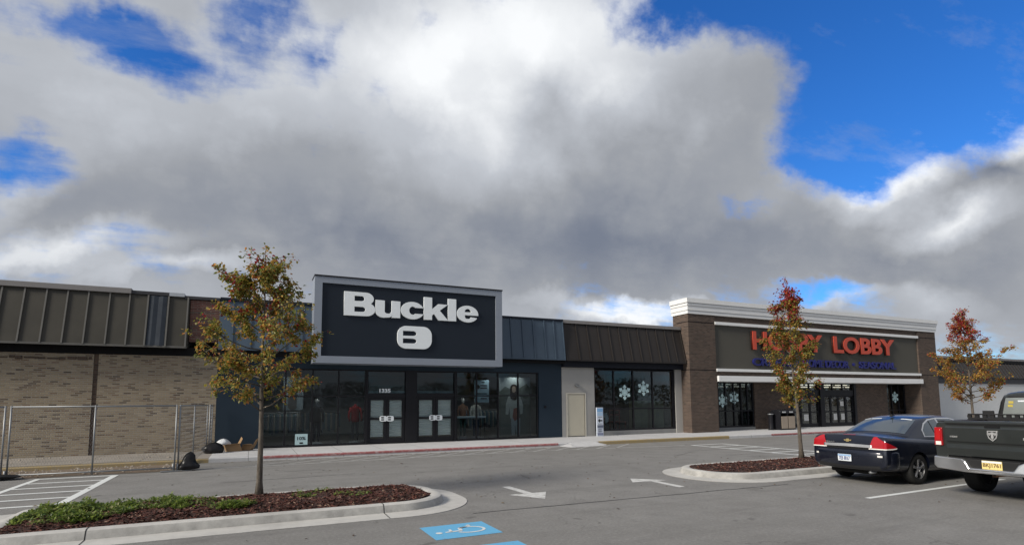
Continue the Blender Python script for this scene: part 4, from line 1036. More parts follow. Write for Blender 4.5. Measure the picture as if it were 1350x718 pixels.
# three pale stickers along the top of the rear glass
for y0, y1 in ((.18, .42), (.44, .58), (-.50, -.26)):
    patch('window_sticker', rt, [(1.66, y0, 1.41), (1.66, y1, 1.41), (1.70, y1, 1.42), (1.70, y0, 1.42)], M['plate_w'], CAR, .010, (0, 0, -1), 1)
for s in (-1, 1):
    dn = (0, -s, 0)
    qo = [(1.52, s, 1.01), (1.58, s, 1.16), (1.78, s, 1.30), (2.02, s, 1.385), (2.4, s, 1.415), (2.9, s, 1.405), (3.1, s, 1.37), (3.42, s, 1.22), (3.66, s, 1.03), (3.66, s, 1.0), (2.5, s, .995)]
    tr = patch('window_trim', rt, qo, M['chrome'], CAR, .005, dn, 4)
    ins = [(1.565, s, 1.025), (1.62, s, 1.155), (1.80, s, 1.278), (2.03, s, 1.358), (2.30, s, 1.385), (2.30, s, 1.022)]
    patch('side_window', rt, ins, M['carglass'], CAR, .009, dn, 4)
    patch('side_window', rt, [(2.38, s, 1.022), (2.38, s, 1.387), (2.9, s, 1.378), (3.08, s, 1.342), (3.38, s, 1.20), (3.56, s, 1.02)], M['carglass'], CAR, .009, dn, 4)
    patch('quarter_divider', rt, [(1.93, s, 1.03), (1.96, s, 1.03), (2.02, s, 1.35), (1.99, s, 1.345)], M['plastic'], CAR, .012, dn, 2)
    # door shut lines and handles
    for xx in (2.34, 3.40): patch('door_gap', bt, [(xx, s, .32), (xx + .012, s, .32), (xx + .012, s, .93), (xx, s, .93)], M['void'], CAR, .002, dn, 3)
    patch('door_gap', bt, [(1.93, s, .93), (1.94, s, .93), (1.70, s, .66), (1.68, s, .66)], M['void'], CAR, .002, dn, 3)
    for xx in (1.98, 3.0):
        h = MB().tube([(xx, s * .915, .845), (xx + .03, s * .955, .85), (xx + .17, s * .955, .85), (xx + .2, s * .915, .845)], .014, 8); h.build('door_handle', M['car_navy'], CAR, world=False, smooth=True)
    mr = MB(); mr.loft([[(3.42, s * .90, .98), (3.42, s * .90, 1.10), (3.52, s * .90, 1.10), (3.56, s * .90, .98)], [(3.38, s * 1.06, .99), (3.38, s * 1.06, 1.12), (3.46, s * 1.06, 1.11), (3.5, s * 1.06, .99)]])
    mr.build('wing_mirror', M['car_navy'], CAR, world=False, smooth=True, bevel=.02)
    # tail lamps: a red triangle on the corner with a clear foot, running round to the flank
    red = [(.0, s * .50, .79), (.02, s * .565, .97), (.04, s * .60, 1.04), (.05, s * .66, 1.045), (.08, s * .75, .985), (.2, s * .87, .90), (.34, s * .92, .825), (.36, s * .925, .80), (.2, s * .91, .79), (.05, s * .84, .79), (.0, s * .7, .79)]
    def corner(nm, pts, mat, off):
        bm = bmesh.new(); vv = [bm.verts.new(p) for p in pts]; bm.faces.new(vv); bmesh.ops.triangulate(bm, faces=bm.faces)
        for _ in range(4): bmesh.ops.subdivide_edges(bm, edges=bm.edges[:], cuts=1, use_grid_fill=True)
        for v in bm.verts:
            aim = Vector((1.2, s * .30, v.co.z)); d_ = (aim - v.co).normalized(); hit = bt_full.ray_cast(v.co - d_ * .6, d_)
            if hit[0] is None: hit = bt_full.find_nearest(v.co)
            v.co = hit[0] - d_ * off
        me = bpy.data.meshes.new(nm); bm.to_mesh(me); bm.free(); me.materials.append(mat)
        for p in me.polygons: p.use_smooth = True
        o = bpy.data.objects.new(nm, me); link(o); o.parent = CAR; return o
    tl = corner('tail_lamp', red, M['lens_red'], .016)
    cl = corner('reversing_lens', [(.0, s * .50, .775), (.0, s * .50, .797), (.05, s * .84, .797), (.2, s * .91, .80), (.36, s * .925, .81), (.34, s * .92, .785), (.2, s * .91, .775), (.05, s * .84, .775)], M['lens_white'], .02)
    cl.parent = tl
# rear bumper: swept round the tail
def sweep(path, sec):
    rings = []
    for i, p in enumerate(path):
        a = Vector(path[max(i - 1, 0)]); b_ = Vector(path[min(i + 1, len(path) - 1)]); t = (b_ - a).normalized(); n = Vector((-t.y, t.x))
        rings.append([(p[0] + n.x * o_, p[1] + n.y * o_, z) for o_, z in sec])
    return rings
hp = [(.74, .885), (.60, .888), (.48, .888), (.36, .876), (.22, .845), (.11, .76), (.06, .62), (.035, .4), (.025, .2), (.022, 0)]
path = hp + [(x, -y) for x, y in reversed(hp[:-1])]
path = path[::-1]
bsec = [(-.12, .745), (.0, .742), (.035, .72), (.045, .66), (.042, .55), (.035, .47), (.02, .42), (.012, .345), (-.04, .315), (-.12, .31)]
rings = []
base_rings = sweep(path, bsec); flat_rings = sweep(path, [(-.10 if o_ > -.1 else o_, z) for o_, z in bsec]); nR = len(path)
for i in range(nR):
    e = min(i, nR - 1 - i); t = (0, .35, .75, 1)[min(e, 3)]
    rings.append([Vector(a_).lerp(Vector(b2), t) for a_, b2 in zip(flat_rings[i], base_rings[i])])
bp = MB().loft(rings).build('rear_bumper', M['car_navy'], CAR, world=False, smooth=True, sub=1)
bake(bp)
cut_arches(bp, (1.12,), .375, .9)
cut_arches(body, (1.12, 3.93), .375, .92)
for p in body.data.polygons: p.use_smooth = True
try:
    body.data.set_sharp_from_angle(angle=R(40)); bp.data.set_sharp_from_angle(angle=R(45)); roof.data.set_sharp_from_angle(angle=R(60))
except Exception: pass
bpt = bvh_of(bp)
patch('lower_valance', bpt, [(-.1, .7, .43), (-.1, .35, .405), (-.1, -.35, .405), (-.1, -.7, .43), (-.1, -.72, .345), (-.1, .72, .345)], M['plastic'], CAR, .004, (1, 0, 0), 4)
for s in (-1, 1): patch('bumper_reflector', bpt, [(-.1, s * .68, .615), (-.1, s * .80, .61), (-.1, s * .80, .65), (-.1, s * .68, .655)], M['lens_white'], CAR, .004, (1, 0, 0), 2)
patch('boot_trim', bt_full, [(-.1, .56, .80), (-.1, 0, .805), (-.1, -.56, .80), (-.1, -.56, .86), (-.1, 0, .87), (-.1, .56, .86)], M['chrome'], CAR, .02, (1, 0, 0), 4, .006)
patch('plate_recess', bt_full, [(-.1, .50, .755), (-.1, -.50, .755), (-.1, -.50, .80), (-.1, .50, .80)], M['void'], CAR, .012, (1, 0, 0), 3)
for yy in (.60, -.60): patch('boot_gap', bt_full, [(.0, yy - .006, .87), (.0, yy + .006, .87), (.0, yy + .006, 1.0), (.0, yy - .006, 1.0)], M['void'], CAR, .003, (1, 0, 0), 2)
patch('brake_light', bt_full, [(.17, .14, 1.2), (.17, -.14, 1.2), (.20, -.14, 1.2), (.20, .14, 1.2)], M['lens_red'], CAR, .006, (0, 0, -1), 1)
bw = patch('emblem', bt_full, [(-.1, .09, .955), (-.1, .035, .955), (-.1, .03, .975), (-.1, -.03, .975), (-.1, -.035, .955), (-.1, -.09, .955), (-.1, -.075, .93), (-.1, -.035, .93), (-.1, -.03, .91), (-.1, .03, .91), (-.1, .035, .93), (-.1, .075, .93)], M['gold'], CAR, .014, (1, 0, 0), 2)
def carplace(xf, cy_=0.):       # lettering on the tail: reads left to right from behind (left is +y)
    return lambda u, v, w: (xf - w, cy_ - u, v)
pl = MB().box(-.045, -.032, -.155, .155, .49, .64).build('number_plate', M['plate_w'], CAR, world=False, bevel=.004, seg=1)
pb = MB().box(-.047, -.0452, -.15, .15, .60, .635).build('plate_band', paint('plate_sky', (.25, .4, .62), .5), pl, world=False)
tx = text_mesh('plate_text', '7EB 8R67', (-.125, .125, .515, .595), .004, M['plate_txt'], carplace(-.048), None, offset=.01); tx.parent = pl
tx = text_mesh('model_badge', 'IMPALA LT', (-.52, -.30, .885, .908), .004, M['chrome'], carplace(.075), None, offset=.01); tx.parent = CAR
for x in (1.12, 3.93):
    for s in (-1, 1): wheel(CAR, x, s * .79, .332, .225, .215, 5, s)
un = MB(); un.box(.35, 4.8, -.62, .62, .2, .34); un.box(.75, 1.5, -.66, .66, .28, .62); un.box(3.5, 4.4, -.64, .64, .28, .7); un.box(.3, .9, -.5, .2, .21, .32); un.build('underbody', M['under'], CAR, world=False, bevel=.03)
MB().tube([(.12, -.45, .27), (.6, -.45, .27)], .03, 10).build('exhaust_pipe', M['steel'], CAR, world=False, smooth=True)
an = MB(); an.loft([[(1.72, .03, 1.435), (1.72, -.03, 1.435), (1.86, -.03, 1.46), (1.86, .03, 1.46)], [(1.74, .012, 1.50), (1.74, -.012, 1.50), (1.79, -.008, 1.49), (1.79, .008, 1.49)]]); an.tube([(1.75, 0, 1.49), (1.68, 0, 1.56)], .006, 6)
an.build('aerial', M['plastic'], CAR, world=False)
hs_ = MB()
for y in (.36, -.36): hs_.loft([[(2.55 + k * .04, y + .12 * math.cos(a) * (1 - .2 * k), 1.16 + .13 * math.sin(a)) for a in [i * .785 for i in range(8)]] for k in range(2)])
# headlamps and grille, at the far end
for s in (-1, 1): patch('headlamp', bt_full, [(4.6, s * .86, .72), (4.95, s * .62, .72), (4.95, s * .58, .62), (4.7, s * .86, .62)], M['lens_white'], CAR, .008, None, 3)

# ------------------------------------------------------------------ dark pickup, cropped by the right edge
TR = thing('pickup_truck', 'dark grey-green pickup truck with chrome rear bumper and yellow number plate', 'pickup truck', (12.2, 5.58, 0), R(-1.5))
def tb(mb, name, mat, par=TR, **kw): return mb.build(name, mat, par, world=False, **kw)
# bed sides as full-depth sections, wheel arches cut through
sides = []
for s in (-1, 1):
    sec = [(.78, .78), (.80, .62), (.93, .60), (.985, .70), (1.0, .95), (.99, 1.18), (.965, 1.34), (.93, 1.40), (.78, 1.41)]
    rr_ = [[(x, s * (y - ins), z) for y, z in sec] for x, ins in ((.02, .015), (.07, .0), (1.9, .0), (1.95, .01))]
    o = tb(MB().loft(rr_), 'bed_side', M['truck_grey'], bevel=.012); bake(o); cut_arches(o, (1.2,), .50, .98)
    sides.append(o)
tb(MB().box(.06, 1.95, -.79, .79, .72, .78), 'bed_floor', M['plastic'])
tb(MB().box(1.87, 1.94, -.78, .78, .78, 1.40), 'bed_front', M['truck_grey'])
rl = MB()
for s in (-1, 1): rl.box(.06, 1.94, s * .86 - .09, s * .86 + .09, 1.405, 1.43)
for s in (-1, 1): tb(MB().box(.06, 1.94, s * .86 - .09, s * .86 + .09, 1.408, 1.432), 'bed_rail_cap', M['plastic'], bevel=.008)
# tailgate with its shallow pressed panel, top spoiler and a dark slot for the handle
tg = MB(); tg.prism([(-.015, 1.44), (.05, 1.445), (.07, 1.40), (.07, .78), (.0, .78), (-.012, .92), (-.006, 1.00), (-.02, 1.06), (-.022, 1.30), (-.012, 1.33), (-.012, 1.36), (-.03, 1.40)], -.775, .775, 'y')
tg.v = [(x, y, z) for x, y, z in [(p[0], p[1], p[2]) for p in tg.v]]
tgo = tb(tg, 'tailgate', M['truck_grey'], bevel=.008)
hd = tb(MB().box(-.026, -.010, -.12, .12, 1.315, 1.355), 'tailgate_handle', M['void'], tgo, bevel=.006)
tb(MB().box(-.024, -.008, -.74, .74, 1.362, 1.385), 'tailgate_shade_strip', M['void'], tgo)  # dark strip painted in for the shade below the top spoiler
tb(MB().box(-.0235, -.008, -.74, .74, 1.035, 1.045), 'tailgate_crease', M['void'], tgo)
# shield badge with a horned-head relief
shield = [(-.075, .085), (.075, .085), (.08, .02), (.06, -.05), (0, -.105), (-.06, -.05), (-.08, .02)]
def tp(xf, cy_=0., cz=0.): return lambda u, v, w: (xf - w, cy_ - u, cz + v)
inner_s = [(x * .80, y * .80) for x, y in shield]
em = curve_mesh('emblem', [shield, inner_s], .014, M['chrome'], tp(-.026, 0, 1.185), None); em.parent = tgo
hd2 = curve_mesh('emblem_head', [[(-.012, .06), (.012, .06), (.03, .045), (.055, .05), (.06, .02), (.045, -.005), (.03, .0), (.038, .018), (.028, .024), (.018, .01), (.022, -.04), (.0, -.075), (-.022, -.04), (-.018, .01), (-.028, .024), (-.038, .018), (-.03, .0), (-.045, -.005), (-.06, .02), (-.055, .05), (-.03, .045)]], .014, M['chrome'], tp(-.027, 0, 1.185), None); hd2.parent = em
bk = curve_mesh('emblem_ground', [inner_s], .004, M['plastic'], tp(-.024, 0, 1.185), None); bk.parent = em
t_ = text_mesh('badge', 'HEMI', (-.69, -.57, 1.12, 1.15), .006, M['chrome'], tp(-.026), None, offset=.012); t_.parent = tgo
t_ = text_mesh('badge', 'RAM 1500', (.45, .72, 1.12, 1.165), .006, M['chrome'], tp(-.026), None, offset=.012); t_.parent = tgo
for s in (-1, 1):
    lm = MB(); lm.loft([[(-.022, s * .835, .955), (-.022, s * .835, 1.30), (-.01, s * .97, 1.30), (-.01, s * .985, .955)], [(.10, s * .835, .955), (.10, s * .835, 1.30), (.10, s * .99, 1.30), (.10, s * 1.006, .955)]])
    lo_ = tb(lm, 'tail_lamp', M['lens_red'], bevel=.01)
    tb(MB().box(-.030, -.008, min(s * .855, s * .95), max(s * .855, s * .95), .965, 1.035), 'reversing_lens', M['lens_white'], lo_, bevel=.004)
    tb(MB().box(-.030, -.012, min(s * .86, s * .94), max(s * .86, s * .94), 1.06, 1.26), 'brake_lens', paint('bright_red_lens', (.42, .012, .014), .1, bump=0), lo_, bevel=.006)
# chrome bumper: full-width with a dropped middle that holds the plate
bl_ = [(-.99, .75), (-.99, .585), (-.93, .53), (-.4, .50), (.4, .50), (.93, .53), (.99, .585), (.99, .75), (.47, .735), (.40, .70), (.33, .585), (-.33, .585), (-.40, .70), (-.47, .735)]
bb = MB(); bb.prism([(y, z) for y, z in bl_], -.16, .0, 'x'); v2 = []
for x, y, z in bb.v: v2.append((x + .11 * (abs(y) / .99) ** 3 - (.02 if z < .6 and x < -.1 else 0), y, z))
bb.v = v2
bo = tb(bb, 'rear_bumper', M['bright'], bevel=.022, seg=3)
tb(MB().box(-.10, .05, -.41, .41, .575, .74), 'bumper_step', M['plastic'], bo, bevel=.015)
pl = tb(MB().box(-.125, -.112, -.155, .155, .585, .735), 'number_plate', M['plate_y'], bevel=.004, seg=1)
wp_ = tb(MB().box(-.1275, -.1252, -.15, .15, .70, .73), 'plate_band', M['plate_w'], pl)
t_ = text_mesh('plate_text', 'BKJ1761', (-.135, .135, .605, .69), .004, M['plate_dark'], tp(-.127), None, offset=.012); t_.parent = pl
hh = MB(); hh.box(-.06, .5, -.035, .035, .45, .52); tb(hh, 'hitch_receiver', M['rust'], bevel=.006); tb(MB().box(-.063, -.058, -.022, .022, .463, .507), 'hitch_opening', M['void'])
ax = MB(); ax.tube([(1.2, -.7, .4), (1.2, .7, .4)], .06, 10); ax.lathe([(.02, -.16), (.16, -.1), (.17, .1), (.02, .16)], 16, (1.2, .0, .4), 'y'); tb(ax, 'rear_axle', M['under'], smooth=True)
fr_ = MB()
for s in (-1, 1): fr_.box(.1, 5.2, s * .45 - .05, s * .45 + .05, .52, .66)
fr_.box(.06, .14, -.5, .5, .52, .62)
tb(fr_, 'chassis_rail', M['under'])
tb(MB().lathe([(.18, -.1), (.36, -.1), (.38, 0), (.36, .1), (.18, .1)], 30, (.55, 0, .62), 'z'), 'spare_wheel', M['tyre'], smooth=True)
tb(MB().tube([(.15, -.62, .46), (.5, -.62, .47), (1.0, -.58, .5), (1.6, -.5, .6)], .035, 10), 'exhaust_pipe', M['steel'], smooth=True)
for x in (1.2, 4.75):
    for s in (-1, 1): wheel(TR, x, s * .85, .40, .28, .24, 5, s)
# cab
cb = [(1.99, .99, .97), (2.05, 1.0, .99), (3.2, 1.005, .99), (4.2, 1.0, .99)]
lower = []
for x, w_, ww in cb:
    lower.append(ring([(x, 0, .45), (x, w_ * .9, .45), (x, w_, .6), (x, w_, 1.0), (x, w_ * .985, 1.25), (x, .93, 1.38), (x, .5, 1.40), (x, 0, 1.40)]))
tb(MB().loft(lower), 'cab', M['truck_grey'], smooth=False, bevel=.015)
gh2 = [(2.0, .93, .83, 1.86), (2.06, .94, .80, 1.97), (2.4, .94, .785, 2.01), (3.2, .94, .78, 2.015), (3.55, .93, .77, 1.97), (4.35, .90, .86, 1.40)]
gr_ = []
for x, wb, wr, zr in gh2:
    gr_.append(ring([(x, 0, 1.36), (x, wb, 1.36), (x, wb, 1.40), (x, wr + .01, max(zr - .07, 1.40)), (x, wr - .05, zr), (x, wr * .5, zr + .02), (x, 0, zr + .025)]))
cabr = tb(MB().loft(gr_), 'cab_roof', M['truck_grey'], smooth=True, sub=1); bake(cabr)
ct = bvh_of(cabr)
patch('window_surround', ct, [(1.8, .86, 1.41), (1.8, -.86, 1.41), (1.8, -.76, 1.90), (1.8, .76, 1.90)], M['plastic'], TR, .004, (1, 0, 0), 4)
M['cabglass'] = paint('cab_window', (.20, .22, .215), .08, bump=0, Coat_Weight=1.)  # pale grey base colour stands in for sky reflected in the cab glass
rwn = patch('rear_window', ct, [(1.8, .80, 1.44), (1.8, -.80, 1.44), (1.8, -.71, 1.86), (1.8, .71, 1.86)], M['cabglass'], TR, .01, (1, 0, 0), 4)
for y0, y1, z0, z1, mt in ((.575, .66, 1.745, 1.795, 'gold_s'), (.59, .675, 1.675, 1.725, 'gold_s'), (.33, .50, 1.78, 1.81, 'plate_w')):
    if mt not in M: M[mt] = paint('yellow_sticker', (.45, .36, .07), .6)
    o = patch('window_sticker', ct, [(1.8, y0, z0), (1.8, y1, z0), (1.8, y1, z1), (1.8, y0, z1)], M[mt], rwn, .014, (1, 0, 0), 1)
for s in (-1, 1):
    patch('side_window', ct, [(2.15, s, 1.42), (3.1, s, 1.42), (3.1, s, 1.82), (2.2, s, 1.80)], M['carglass'], TR, .01, (0, -s, 0), 3)
    patch('side_window', ct, [(3.16, s, 1.42), (4.1, s, 1.42), (3.55, s, 1.81), (3.16, s, 1.82)], M['carglass'], TR, .01, (0, -s, 0), 3)
    mm = MB(); mm.box(3.95, 4.05, min(s * 1.02, s * 1.26), max(s * 1.02, s * 1.26), 1.30, 1.54); mm.tube([(4.0, s * .95, 1.36), (4.0, s * 1.05, 1.38)], .03, 8); tb(mm, 'wing_mirror', M['plastic'], bevel=.02)
tb(MB().lathe([(.10, 0), (.09, .035), (.04, .05)], 14, (2.5, .3, 1.965)), 'roof_aerial', M['plastic'], smooth=True)
bn_ = []
for x, w_, zt, zb in ((4.2, .99, 1.36, .5), (4.5, .99, 1.33, .48), (5.2, .97, 1.28, .46), (5.65, .93, 1.22, .46), (5.75, .86, 1.1, .5)):
    bn_.append(ring([(x, 0, zb), (x, w_ * .92, zb), (x, w_, .65), (x, w_, zt - .22), (x, w_ * .93, zt - .05), (x, w_ * .6, zt), (x, 0, zt + .01)]))
bno = tb(MB().loft(bn_), 'bonnet', M['truck_grey'], smooth=False, bevel=.03); bake(bno); cut_arches(bno, (4.75,), .48, .98)
# slotted black rack across the bed, on legs, in front of the cab window
rk = MB(); rk.box(1.10, 1.16, -.95, .95, 1.525, 1.55); rk.box(1.10, 1.16, -.95, .95, 1.445, 1.47)
for k in range(15): yk = -.93 + 1.86 * k / 14; rk.box(1.11, 1.15, yk - .035, yk + .035, 1.47, 1.525)
rk.box(1.08, 1.18, -.95, .95, 1.432, 1.446)
tb(rk, 'bed_rack', M['plastic'])
tb(MB().box(1.42, 1.84, -.85, .85, 1.36, 1.47), 'tool_box', M['plastic'], bevel=.02)
tb(MB().box(1.72, 1.76, .80, 1.0, 1.44, 1.60), 'rack_plate', M['plastic'], bevel=.008)
# ================================================================== young street trees in autumn leaf
def barkmat():
    m, nt, out = newmat('grey_brown_bark'); c = coords(nt)
    mp = N(nt, 'ShaderNodeMapping'); nt.links.new(c, mp.inputs[0]); mp.inputs[3].default_value = (1, 1, .22)
    a = noise_(nt, mp.outputs[0], 38, 6, .7); b_ = noise_(nt, c, 3, 4)
    col = ramp(nt, a, [(.3, (.035, .028, .022)), (.55, (.105, .088, .07)), (.8, (.19, .165, .135))])
    col = mixc(nt, maprange(nt, b_, .5, .75, 0, .4), col, (.16, .14, .115))
    bsdf(nt, out, col, .9, 0, a, .7, .01); return m
M['bark'] = barkmat()
GREENS = [(.14, .15, .03), (.20, .185, .035), (.105, .125, .028), (.27, .22, .04)]
OCHRES = [(.36, .22, .04), (.38, .17, .038), (.33, .23, .055), (.28, .12, .03)]
REDS = [(.34, .026, .032), (.25, .02, .03), (.40, .065, .04), (.18, .02, .022)]
def tree(label, x, y, z0, h, trunk_h, rad, nleaf, pal, seed, lean=(0, 0), squash=1.0, gaps=.0, bulge=None):
    rnd = random.Random(seed)
    T = thing('pear_tree', label, 'tree', (x, y, z0), 0, 'young trees on the planted islands')
    tk = MB(); lead = []
    n = 16
    for i in range(n + 1):
        t = i / n; zz = h * .97 * t
        lead.append(Vector((lean[0] * t + .05 * noise.noise((t * 3, seed, 0)) * t * 2, lean[1] * t + .05 * noise.noise((t * 3, seed, 7)) * t * 2, zz)))
    rs = [max(.006, (.062 if h > 4.7 else .05) * (1 - .93 * (i / n) ** .8)) + (.03 * max(0, 1 - i * 1.4)) for i in range(n + 1)]
    tk.tube(lead, rs, 10)
    def at(t):
        f = t * n; i = min(int(f), n - 1); return lead[i].lerp(lead[i + 1], f - i)
    tips = []
    prof = bulge or [(0, .35), (.12, .78), (.3, 1.), (.5, .86), (.7, .62), (.88, .4), (1, .12)]
    def R_(q):
        for (a, ra), (b_, rb_) in zip(prof[:-1], prof[1:]):
            if a <= q <= b_: return ra + (rb_ - ra) * (q - a) / (b_ - a)
        return .1
    crown_h = h - trunk_h
    nb = 46; ga = rnd.random() * 6
    for k in range(nb):
        q = (k + rnd.random() * .6) / nb; zb = trunk_h * .96 + crown_h * (q * .9) - crown_h * .05; tb_ = min(max(zb / (h * .97), .05), .97)
        base = at(tb_); ga += 2.4 + rnd.uniform(-.5, .5)
        L = R_(min(q + .08, 1)) * rad * rnd.uniform(.62, 1.12); up_ = rnd.uniform(.35, .75) * L + .10
        out_ = Vector((math.cos(ga), math.sin(ga) * squash, 0))
        pts = []
        for j in range(6):
            u = j / 5; wob = Vector((noise.noise((u * 2, k, seed)), noise.noise((u * 2, k, seed + 3)), 0)) * .13 * L
            pts.append(base + out_ * L * (u ** .85) + Vector((0, 0, up_ * (u ** 1.5 if k % 3 else u ** .9))) + wob * u)
        r0 = .017 * (1 - q * .5)
        tk.tube(pts, [r0 * (1 - .8 * j / 5) for j in range(6)], 5)
        for j in range(2, 6): tips.append((pts[j], q, out_))
        for tw in range(3):                                       # twigs
            u = rnd.uniform(.3, .95); i = int(u * 5); p0 = pts[i].lerp(pts[min(i + 1, 5)], u * 5 - i)
            d_ = (out_ * rnd.uniform(.2, 1) + Vector((rnd.gauss(0, .6), rnd.gauss(0, .6), rnd.uniform(.0, .9)))).normalized(); l_ = rnd.uniform(.12, .3) * (rad / 1.0)
            p1 = p0 + d_ * l_; mid = p0.lerp(p1, .5) + Vector((0, 0, .02))
            tk.tube([p0, mid, p1], [.006, .0045, .002], 4)
            tips.append((p1, q, out_)); tips.append((mid, q, out_))
    for j in range(10): tips.append((at(.86 + .014 * j), .93 + .007 * j, Vector((rnd.gauss(0, 1), rnd.gauss(0, 1), 0)).normalized()))
    tk.build('trunk', M['bark'], T, world=False, smooth=True)
    cr = MB(); cols = []; c = 0; tries = 0
    while c < nleaf and tries < nleaf * 6:
        tries += 1
        p, q, o_ = tips[rnd.randrange(len(tips))]
        if gaps and noise.noise((p.x * 2.1 + seed, p.y * 2.1, p.z * 2.1)) < -.04 and rnd.random() < gaps: continue
        sp = Vector((rnd.gauss(0, .048), rnd.gauss(0, .048), rnd.gauss(-.02, .046)))
        b_ = p + sp; c += 1
        L = rnd.uniform(.038, .09); W = L * rnd.uniform(.30, .42)
        d_ = (o_ * .5 + Vector((rnd.gauss(0, .6), rnd.gauss(0, .6), rnd.gauss(-.55, .5)))).normalized()
        sd = d_.cross(Vector((rnd.gauss(0, .5), rnd.gauss(0, .5), 1))).normalized(); nr = sd.cross(d_) * L * .18 * rnd.choice((-1, 1))
        cr.add([b_, b_ + d_ * L * .42 + sd * W + nr, b_ + d_ * L, b_ + d_ * L * .42 - sd * W + nr], [(0, 1, 2), (0, 2, 3)])
        zq = (b_.z - trunk_h) / crown_h; col = pal(zq, b_, rnd); k = rnd.uniform(.8, 1.65); col = tuple(min(v * k, .8) for v in col); cols += [col, col]
    o = cr.build('crown', M['leaf'], T, world=False); color_faces(o, cols)
    return T
def pick(rnd, g, o_, r):
    s = rnd.random() * (g + o_ + r); return rnd.choice(GREENS if s < g else OCHRES if s < g + o_ else REDS)
def pal1(q, p, rnd):
    cl = noise.noise((p.x * 2.4, p.y * 2.4, p.z * 2.4 + 4))
    if q > .84 or (cl > .38 and q > .3): return pick(rnd, .6, .35, .4)
    if p.x < -.2 and q < .45: return pick(rnd, .85, .5, .01)
    return pick(rnd, 1.0, .45 + cl * .5, .05)
def pal2(q, p, rnd):
    if q > .76: return pick(rnd, .08, .12, 1.2)
    if q > .60: return pick(rnd, .5, .3, .6)
    return pick(rnd, .7, .45, .10)
def pal3(q, p, rnd):
    if q > .62: return pick(rnd, .05, .35, 1.)
    return pick(rnd, .22, 1., .10)
tree('young tree with green-gold leaves in front of the tan brick building and the navy shop', .2, 11.42, .14, 4.86, 1.78, 1.30, 10800, pal1, 3, (-.02, 0), 1., .75,
     [(0, .30), (.1, .72), (.22, .95), (.36, 1.), (.52, .80), (.62, .62), (.74, .58), (.86, .48), (.95, .3), (1, .12)])
tree('slim young tree with red top in front of the craft shop lettering', 14.41, 11.24, .14, 5.48, 1.72, .92, 9000, pal2, 11, (-.28, 0), .8, .8,
     [(0, .25), (.1, .52), (.25, .72), (.4, .95), (.5, 1.), (.62, .66), (.72, .55), (.85, .52), (.93, .34), (1, .1)])
tree('young orange and red tree behind the pickup truck near the far white wall', 24.15, 11.6, .14, 5.2, 1.7, 1.25, 9500, pal3, 23, (-.12, 0), 1., .6,
     [(0, .2), (.08, .5), (.2, .85), (.36, 1.), (.5, .80), (.6, .5), (.75, .42), (.88, .36), (1, .1)])
# ================================================================== temporary wire fence on weighted feet
def fence_panel(label, a, b_, posts, h=1.86):
    P = thing('wire_fence', label, 'wire fence', (a[0], a[1], 0), math.atan2(b_[1] - a[1], b_[0] - a[0]), 'temporary wire fence panels')
    L = math.dist(a, b_)
    for t in posts:
        MB().tube([(L * t, 0, .03), (L * t, 0, h)], .021, 10).build('post', M['steel'], P, world=False, smooth=True)
    rl = MB(); rl.tube([(0, 0, h - .03), (L, 0, h - .03)], .019, 8); rl.build('top_rail', M['steel'], P, world=False, smooth=True)
    rl = MB(); rl.tube([(0, 0, .10), (L, 0, .10)], .019, 8); rl.build('bottom_rail', M['steel'], P, world=False, smooth=True)
    w = MB(); s = .062; n = int((L - .04) / s); z0, z1 = .11, h - .04; rows = int((z1 - z0) / s)
    for i in range(n):                                            # woven diamonds: zig-zag wires side by side
        x = .02 + i * s; vs = []
        for j in range(rows * 1 + 1):
            z = z0 + (z1 - z0) * j / rows; xx = x + (s * .5 if (j + 0) % 2 else 0) + (s * .5 if i % 2 else 0) * 0
            vs.append((xx, .003 * (1 if j % 2 else -1), z))
        for p, q in zip(vs[:-1], vs[1:]):
            r_ = .0016; w.add([(p[0] - r_, p[1], p[2]), (p[0] + r_, p[1], p[2]), (q[0] + r_, q[1], q[2]), (q[0] - r_, q[1], q[2]), (p[0], p[1] - r_, p[2]), (p[0], p[1] + r_, p[2]), (q[0], q[1] + r_, q[2]), (q[0], q[1] - r_, q[2])], [(0, 1, 2, 3), (4, 5, 6, 7)])
        vs = [(2 * x + s * 1.0 - v[0] + 0, -v[1], v[2]) for v in vs]
        for p, q in zip(vs[:-1], vs[1:]):
            r_ = .0016; w.add([(p[0] - r_, p[1], p[2]), (p[0] + r_, p[1], p[2]), (q[0] + r_, q[1], q[2]), (q[0] - r_, q[1], q[2])], [(0, 1, 2, 3)])
    w.build('wire_mesh', M['steel'], P, world=False)
    return P
fence_panel('wire fence panel facing the car park in front of the tan brick wall', (-5.56, 18.5), (-1.86, 18.4), (0.003, .485, .997))
fence_panel('wire fence panel at the left edge of the photo', (-9.4, 18.6), (-5.66, 18.51), (0.003, .5, .997))
fence_panel('wire fence panel running back from the corner towards the navy wall', (-1.79, 18.42), (-1.37, 22.85), (0.003, .47, .997))
fence_panel('short end fence panel closest to the brick wall', (-1.30, 22.88), (-1.27, 23.85), (0.02, .97))
def foot(label, x, y, rz):
    F = thing('fence_stand', label, 'fence stand', (x, y, 0), rz, 'steel feet under the fence posts')
    MB().box(-.38, .38, -.09, .09, .006, .03).build('base_plate', M['steel'], F, world=False, bevel=.004, seg=1)
    for s in (-.08, .02): MB().tube([(s, 0, .03), (s, 0, .22)], .026, 8).build('socket', M['steel'], F, world=False, smooth=True)
    return F
foot('steel fence foot at the fence corner, under the leaning black bag', -1.82, 18.42, R(8))
foot('steel fence foot at the far end of the side panel', -1.33, 22.86, R(80))
foot('steel fence foot at the left edge of the photo', -5.61, 18.5, R(3))
